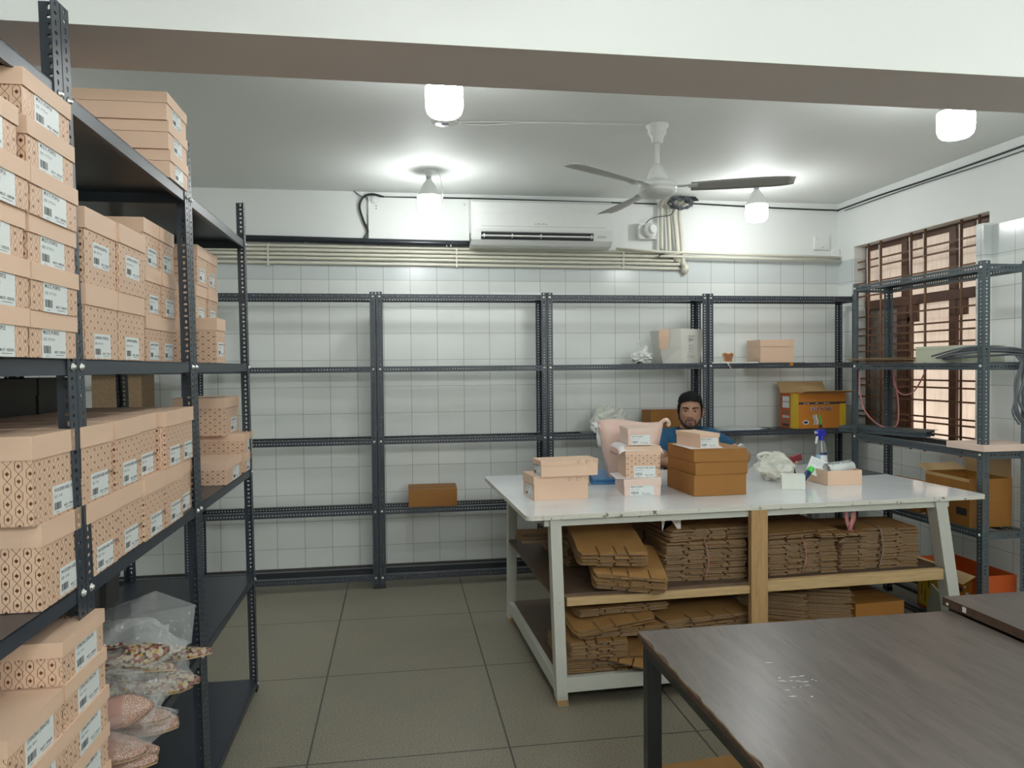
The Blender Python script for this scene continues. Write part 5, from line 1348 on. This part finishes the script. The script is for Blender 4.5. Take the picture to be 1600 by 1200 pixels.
# ------------------------------------------------------------------ the seated man
def interp(tab, z):
    for (z1, v1), (z0, v0) in zip(tab, tab[1:]):
        if z <= z1 and z >= z0:
            u = (z-z0)/(z1-z0); return v0+(v1-v0)*u
    return tab[-1][1]
HW = [(.122, .002), (.118, .024), (.110, .043), (.096, .058), (.075, .069), (.045, .0745), (.015, .0745), (-.015, .072), (-.045, .068), (-.070, .061), (-.090, .050), (-.104, .034), (-.113, .016), (-.116, .002)]
HF = [(.122, .002), (.118, .030), (.110, .050), (.096, .068), (.075, .082), (.045, .090), (.015, .091), (-.015, .090), (-.045, .088), (-.070, .087), (-.090, .083), (-.104, .070), (-.113, .045), (-.116, .02)]
HB = [(.122, .002), (.118, .034), (.110, .055), (.096, .075), (.075, .092), (.045, .103), (.015, .104), (-.015, .098), (-.045, .082), (-.070, .064), (-.090, .050), (-.104, .036), (-.113, .018), (-.116, .004)]
def gz(v, c, s): return math.exp(-((v-c)/s)**2)
def head_point(a, z):
    """a: azimuth, 0 = straight ahead (-y)"""
    w = interp(HW, z); f = interp(HF, z); b = interp(HB, z)
    c, s = math.cos(a), math.sin(a)
    p = .86 if c > 0 else 1.0
    x = w*math.copysign(abs(s)**p, s); y = -(f if c > 0 else b)*math.copysign(abs(c)**.92, c)
    if c > 0:
        ax = abs(x); k = max(0, c)**.3
        d = 0
        if -.050 < z < .040:                       # nose
            u = (.030-z)/.060
            amp = (.004+.020*max(0, min(1, u))**1.25)*(1 if z > -.030 else max(0, 1-(-.030-z)/.012))
            wd = .0085+.0065*max(0, min(1, u))
            d += amp*gz(x, 0, wd)
            d += .007*gz(ax, .0135, .007)*gz(z, -.027, .009)      # nostril wings
        d += .006*gz(z, .030, .009)*gz(ax, .030, .022)           # brow ridge
        d -= .012*gz(z, .010, .010)*gz(ax, .0315, .0155)         # eye socket
        d += .004*gz(z, -.018, .017)*gz(ax, .046, .016)          # cheek bone
        d += .0065*gz(z, -.0575, .0055)*gz(x, 0, .019)+.0065*gz(z, -.0690, .0055)*gz(x, 0, .017)   # lips
        d -= .003*gz(z, -.0630, .0022)*gz(x, 0, .022)
        d -= .004*gz(z, -.079, .006)*gz(x, 0, .02)
        d += .006*gz(z, -.098, .012)*gz(x, 0, .022)              # chin
        d -= .004*gz(z, -.045, .016)*gz(ax, .047, .012)          # hollow cheek
        y -= d*k
    return Vector((x, y, z))
NA, NZ = 96, 84
ZS = [.122-.238*(i/(NZ-1)) for i in range(NZ)]
AZ = []
for j in range(NA):
    u = -1+2*j/NA; AZ.append(math.pi*(abs(u)**1.35)*(1 if u >= 0 else -1))
def patch(cond, off, m, name, parent, thick=.004, z_shift=None):
    """a shell lifted off the head surface where cond(a, z, p) holds"""
    g = G(); k = g.slot(m); idx = {}
    def vid(i, j):
        j %= NA
        if (i, j) not in idx:
            a, z = AZ[j], ZS[i]; p = head_point(a, z)
            n = Vector((p.x, p.y*.8, (p.z-.0)*.55)).normalized(); o = off(a, z, p) if callable(off) else off
            idx[(i, j)] = len(g.v); g.v.append(tuple(p+n*o))
        return idx[(i, j)]
    for i in range(NZ-1):
        for j in range(NA):
            a = AZ[j]; z = (ZS[i]+ZS[i+1])/2; p = head_point(a, z)
            if cond(a, z, p):
                g.f.append((vid(i, j), vid(i+1, j), vid(i+1, j+1), vid(i, j+1))); g.mi.append(k); g.uv.append(None); g.smooth.append(True)
    o = g.obj(name, parent, fix=True); md = o.modifiers.new('thick', 'SOLIDIFY'); md.thickness = thick; md.offset = 1
    return o
def skin_mesh(nodes, edges, sub=2, root=0):
    me = bpy.data.meshes.new('s'); me.from_pydata([n[0] for n in nodes], edges, [])
    o = bpy.data.objects.new('s', me); COL.objects.link(o)
    md = o.modifiers.new('k', 'SKIN'); md.use_smooth_shade = True
    for i, n in enumerate(nodes):
        sv = me.skin_vertices[0].data[i]; r = n[1]; sv.radius = r if isinstance(r, tuple) else (r, r); sv.use_root = (i == root)
    s = o.modifiers.new('d', 'SUBSURF'); s.levels = sub; s.render_levels = sub
    dg = bpy.context.evaluated_depsgraph_get(); dg.update()
    out = bpy.data.meshes.new_from_object(o.evaluated_get(dg)); bpy.data.objects.remove(o)
    return out
def person():
    ox, oy = 2.0, 5.06
    t = thing('person', 'man with short beard in a navy T-shirt seated behind the white table', 'person', (ox, oy, 0))
    HC = Vector((.003, -.135, 1.230)); hr = R(-21)
    HM = Matrix.Translation(HC) @ Matrix.Rotation(hr, 4, 'Z') @ Matrix.Rotation(R(-3), 4, 'X')
    # body: one skinned skeleton (pelvis root), hands with five fingers each
    N = []; E = []
    def nd(p, r, par=None):
        N.append((p, r)); i = len(N)-1
        if par is not None: E.append((par, i))
        return i
    pel = nd((0, 0, .555), (.135, .105)); wst = nd((0, -.015, .70), (.125, .092), pel); ch = nd((0, -.05, .86), (.145, .10), wst)
    up = nd((.0, -.062, 1.010), (.115, .082), ch); nb = nd((0, -.070, 1.085), (.060, .058), up); nk = nd((.002, -.100, 1.130), (.051, .053), nb); nd((.003, -.120, 1.17), (.048, .05), nk)
    for s, el, wr, hd in ((-1, (-.245, -.22, .90), (-.09, -.44, .925), (-.03, -.50, .925)), (1, (.352, -.27, .935), (.190, -.50, .922), (.125, -.545, .918))):
        sh = nd((s*.170, -.055, 1.045), (.062, .062), up); el_ = nd(el, .043, sh)
        m1 = nd(tuple((Vector(el)*.55+Vector(wr)*.45)), .039, el_); wr_ = nd(wr, (.028, .024), m1)
        pm = nd(hd, (.036, .017), wr_); d = (Vector(hd)-Vector(wr)).normalized(); side = d.cross(Vector((0, 0, 1))).normalized()
        for q, (o_, l_) in enumerate(((-.030, .070), (-.010, .082), (.010, .078), (.028, .062))):
            a = nd(tuple(Vector(hd)+d*.030+side*o_), .0095, pm); b = nd(tuple(Vector(hd)+d*(.030+l_*.55)+side*o_*1.15+Vector((0, 0, -.002))), .0085, a)
            nd(tuple(Vector(hd)+d*(.03+l_)+side*o_*1.2+Vector((0, 0, -.012))), .0075, b)
        tb = nd(tuple(Vector(wr)+d*.030-side*.036*s), .0105, pm); nd(tuple(Vector(wr)+d*.075-side*.058*s), .009, tb)
    for s in (-1, 1):
        hp = nd((s*.09, -.03, .53), (.085, .085), pel); kn = nd((s*.12, -.44, .53), .062, hp); ca = nd((s*.12, -.43, .32), .056, kn); an = nd((s*.12, -.40, .10), .036, ca); nd((s*.13, -.52, .045), (.042, .032), an)
    bm_ = skin_mesh(N, E)
    g = G(); g.add_mesh(bm_, Matrix(), 'skin'); g.smooth = [True]*len(g.f)
    # head joined into the same mesh
    k = g.slot('skin'); kl = g.slot('lip'); base = len(g.v)
    for z in ZS:
        for a in AZ: g.v.append(tuple(HM @ head_point(a, z)))
    for i in range(NZ-1):
        for j in range(NA):
            q = (j+1) % NA; z = (ZS[i]+ZS[i+1])/2; p = head_point(AZ[j], z)
            lip = abs(AZ[j]) < 1 and -.0745 < z < -.0525 and abs(p.x) < .0235*math.sqrt(max(0, 1-((z+.0635)/.0125)**2))
            g.f.append((base+i*NA+j, base+(i+1)*NA+j, base+(i+1)*NA+q, base+i*NA+q)); g.mi.append(kl if lip else k); g.uv.append(None); g.smooth.append(True)
    g.f.append(tuple(base+j for j in range(NA))); g.mi.append(k); g.uv.append(None); g.smooth.append(True)
    for s in (-1, 1):                                # ears
        T = HM @ Matrix.Translation((s*.0815, .004, -.002)) @ Matrix.Rotation(s*R(22), 4, 'Z') @ Matrix.Rotation(R(8), 4, 'X') @ Matrix.Diagonal((.0075, .0185, .033, 1))
        g.lathe([(math.sin(math.pi*q/10), -math.cos(math.pi*q/10)) for q in range(11)], 'skin', 16, T)
        T = HM @ Matrix.Translation((s*.088, .000, .003)) @ Matrix.Rotation(s*R(22), 4, 'Z') @ Matrix.Diagonal((.006, .019, .031, 1))
        g.rings([[T @ Vector((math.cos(b)*.35, math.cos(a)*(1+.16*math.cos(b)), math.sin(a)*(1+.16*math.cos(b)))) for b in [math.pi*2*q/6 for q in range(6)]] for a in [R(-60)+R(300)*w/18 for w in range(19)]], 'skin')
    g.obj('body', t)
    hp = bpy.data.objects.new('head_features', None)
    def on_head(o): o.matrix_basis = HM; return o
    # hair, beard, brows, eyes
    def hair_c(a, z, p):
        A = abs(a)
        if A < .95: return z > .0755-.010*A
        if A < 1.32: return z > .066-.060*(A-.95)/.37
        if A < 1.55: return z > -.004 
        if A < 1.75: return z > -.012
        return z > -.055+.01*math.cos(a*7)
    def hair_o(a, z, p):
        o = .006+.013*max(0, min(1, (z-.06)/.05))*(1.25-.25*abs(a)/math.pi)
        return o+.0016*math.sin(p.x*420+p.z*160)+.0012*math.sin(p.y*390+p.x*150)+(.005 if abs(a) < .8 and z > .08 else 0)*(1+.5*math.sin(p.x*60))
    on_head(patch(hair_c, hair_o, 'hair', 'hair', t, .004))
    def beard_c(a, z, p):
        A = abs(a); x = abs(p.x)
        if A > 1.62: return False
        if A > 1.28: return A < 1.5 and z < -.022 and z > -.085
        lips = abs(z+.0640) < .0125 and x < .026
        if lips: return False
        must = -.0530 < z < -.0448 and x < .028
        jaw = z < -.047-.052*max(0, (1-x/.055))+.014 and x > .02
        chin = z < -.0775
        side = x > .058 and z < -.02
        goatee = abs(p.x) < .011 and -.0800 < z < -.0745
        low = z < -.083+.040*max(0, (x-.030)/.032)**1.2
        corner = .0265 < x < .034 and -.083 < z < -.050
        return must or low or goatee or corner
    on_head(patch(beard_c, lambda a, z, p: .0012+.0005*math.sin(p.x*900)*math.sin(p.z*800), 'beard', 'beard', t, .0025))
    on_head(patch(lambda a, z, p: abs(a) < 1.2 and .012 < abs(p.x) < .052 and abs(z-(.0305+.0065*math.sin((abs(p.x)-.012)/.04*2.3)-.003)) < .0045-.0022*(abs(p.x)-.012)/.04, .0015, 'hair', 'eyebrows', t, .002))
    for s in (-1, 1):
        e = G().lathe([(.0118*math.sin(math.pi*q/12), -.0118*math.cos(math.pi*q/12)) for q in range(13)], 'eye_white', 18)
        o = e.obj('eye', t); o.matrix_basis = HM @ Matrix.Translation((s*.0315, -.0655, .0095)) @ Matrix.Rotation(R(90), 4, 'X')
        i_ = G().lathe([(.0, .0122), (.0050, .0117), (.0068, .0108)], 'iris', 16).obj('iris', o)
        lid = []
        for th in range(9):
            a = R(8+th*8); lid.append([Vector((.0131*math.cos(ph), .0131*math.sin(ph)*math.sin(a), .0131*math.sin(ph)*math.cos(a))) for ph in [math.pi*w/14 for w in range(15)]])
        rows = [[Vector((v.x, -v.z*0+v.y, v.z)) for v in r_] for r_ in lid]
        gl = G(); gl.rings([[Vector((.0131*math.cos(ph), .0131*math.sin(el)*math.sin(ph), .0131*math.cos(el)*math.sin(ph))) for ph in [math.pi*w/14 for w in range(15)]] for el in [R(24+q*9) for q in range(8)]], 'skin', False, False)
        gl.rings([[Vector((.0129*math.cos(ph), -.0129*math.sin(el)*math.sin(ph), .0129*math.cos(el)*math.sin(ph))) for ph in [math.pi*w/14 for w in range(15)]] for el in [R(27+q*9) for q in range(7)]], 'skin', False, False)
        l = gl.obj('eyelid', o); md = l.modifiers.new('thick', 'SOLIDIFY'); md.thickness = .0012
    # T-shirt and trousers as separate skins
    N2 = []; E2 = []
    def n2(p, r, par=None):
        N2.append((p, r)); i = len(N2)-1
        if par is not None: E2.append((par, i))
        return i
    a = n2((0, -.0, .57), (.155, .122)); b = n2((0, -.018, .72), (.150, .112), a); c = n2((0, -.050, .875), (.170, .120), b); d = n2((0, -.062, 1.020), (.140, .100), c); n2((0, -.070, 1.080), (.088, .076), d)
    for s, el in ((-1, (-.245, -.22, .90)), (1, (.352, -.27, .935))):
        sh = n2((s*.172, -.057, 1.052), (.080, .078), d); n2(tuple(Vector((s*.172, -.057, 1.052))*.30+Vector(el)*.70), .064, sh); E2.append((sh, len(N2)-1)) if False else None
    g = G(); g.add_mesh(skin_mesh(N2, E2, 3), Matrix(), 'tshirt'); g.smooth = [True]*len(g.f)
    kd, ks = g.slot('tshirt_dark'), g.slot('stripe')
    for q, f in enumerate(g.f):
        c_ = sum((Vector(g.v[w]) for w in f), Vector())/len(f); zz = c_.z+.25*c_.x
        if abs(c_.x) < .23 and zz < .905: g.mi[q] = ks if zz > .888 else kd
    g.obj('tshirt', t)
    g = G(); g.rings([[Vector((.0745*math.cos(q)*1.02, -.082+.070*math.sin(q), 1.108+.016*math.sin(q)+dz)) for q in [2*math.pi*w/24 for w in range(24)]] for dz in (-.010, 0, .006)], 'tshirt', True, False); o = g.obj('collar', t); md = o.modifiers.new('thick', 'SOLIDIFY'); md.thickness = .006
    el = Vector((.352, -.27, .935)); sh = Vector((.172, -.057, 1.052)); dvec = (el-sh).normalized(); p0 = sh*.22+el*.78
    g = G().tube([p0-dvec*.006, p0+dvec*.010], .060, 'stripe', 18); g.obj('sleeve_trim', t)
    N3 = []; E3 = []
    def n3(p, r, par=None):
        N3.append((p, r)); i = len(N3)-1
        if par is not None: E3.append((par, i))
        return i
    a = n3((0, 0, .555), (.155, .12))
    for s in (-1, 1):
        h = n3((s*.09, -.03, .54), .10, a); k_ = n3((s*.12, -.44, .535), .075, h); c_ = n3((s*.12, -.43, .30), .066, k_); n3((s*.12, -.40, .11), .056, c_)
    g = G(); g.add_mesh(skin_mesh(N3, E3), Matrix(), 'tshirt_dark'); g.smooth = [True]*len(g.f); g.obj('trousers', t)
    # stool
    s = thing('stool', 'plain round stool under the seated man, hidden behind the table', 'stool', (ox, oy+.01, 0))
    G().lathe([(.0, .40), (.165, .40), (.17, .41), (.17, .425), (.16, .432), (.0, .433)], 'shelf_board', 28).obj('seat', s)
    for q in range(4): a_ = R(45+90*q); G().tube([(.15*math.cos(a_), .15*math.sin(a_), 0), (.12*math.cos(a_), .12*math.sin(a_), .40)], .012, 'table_steel', 8).obj('leg', s)
person()
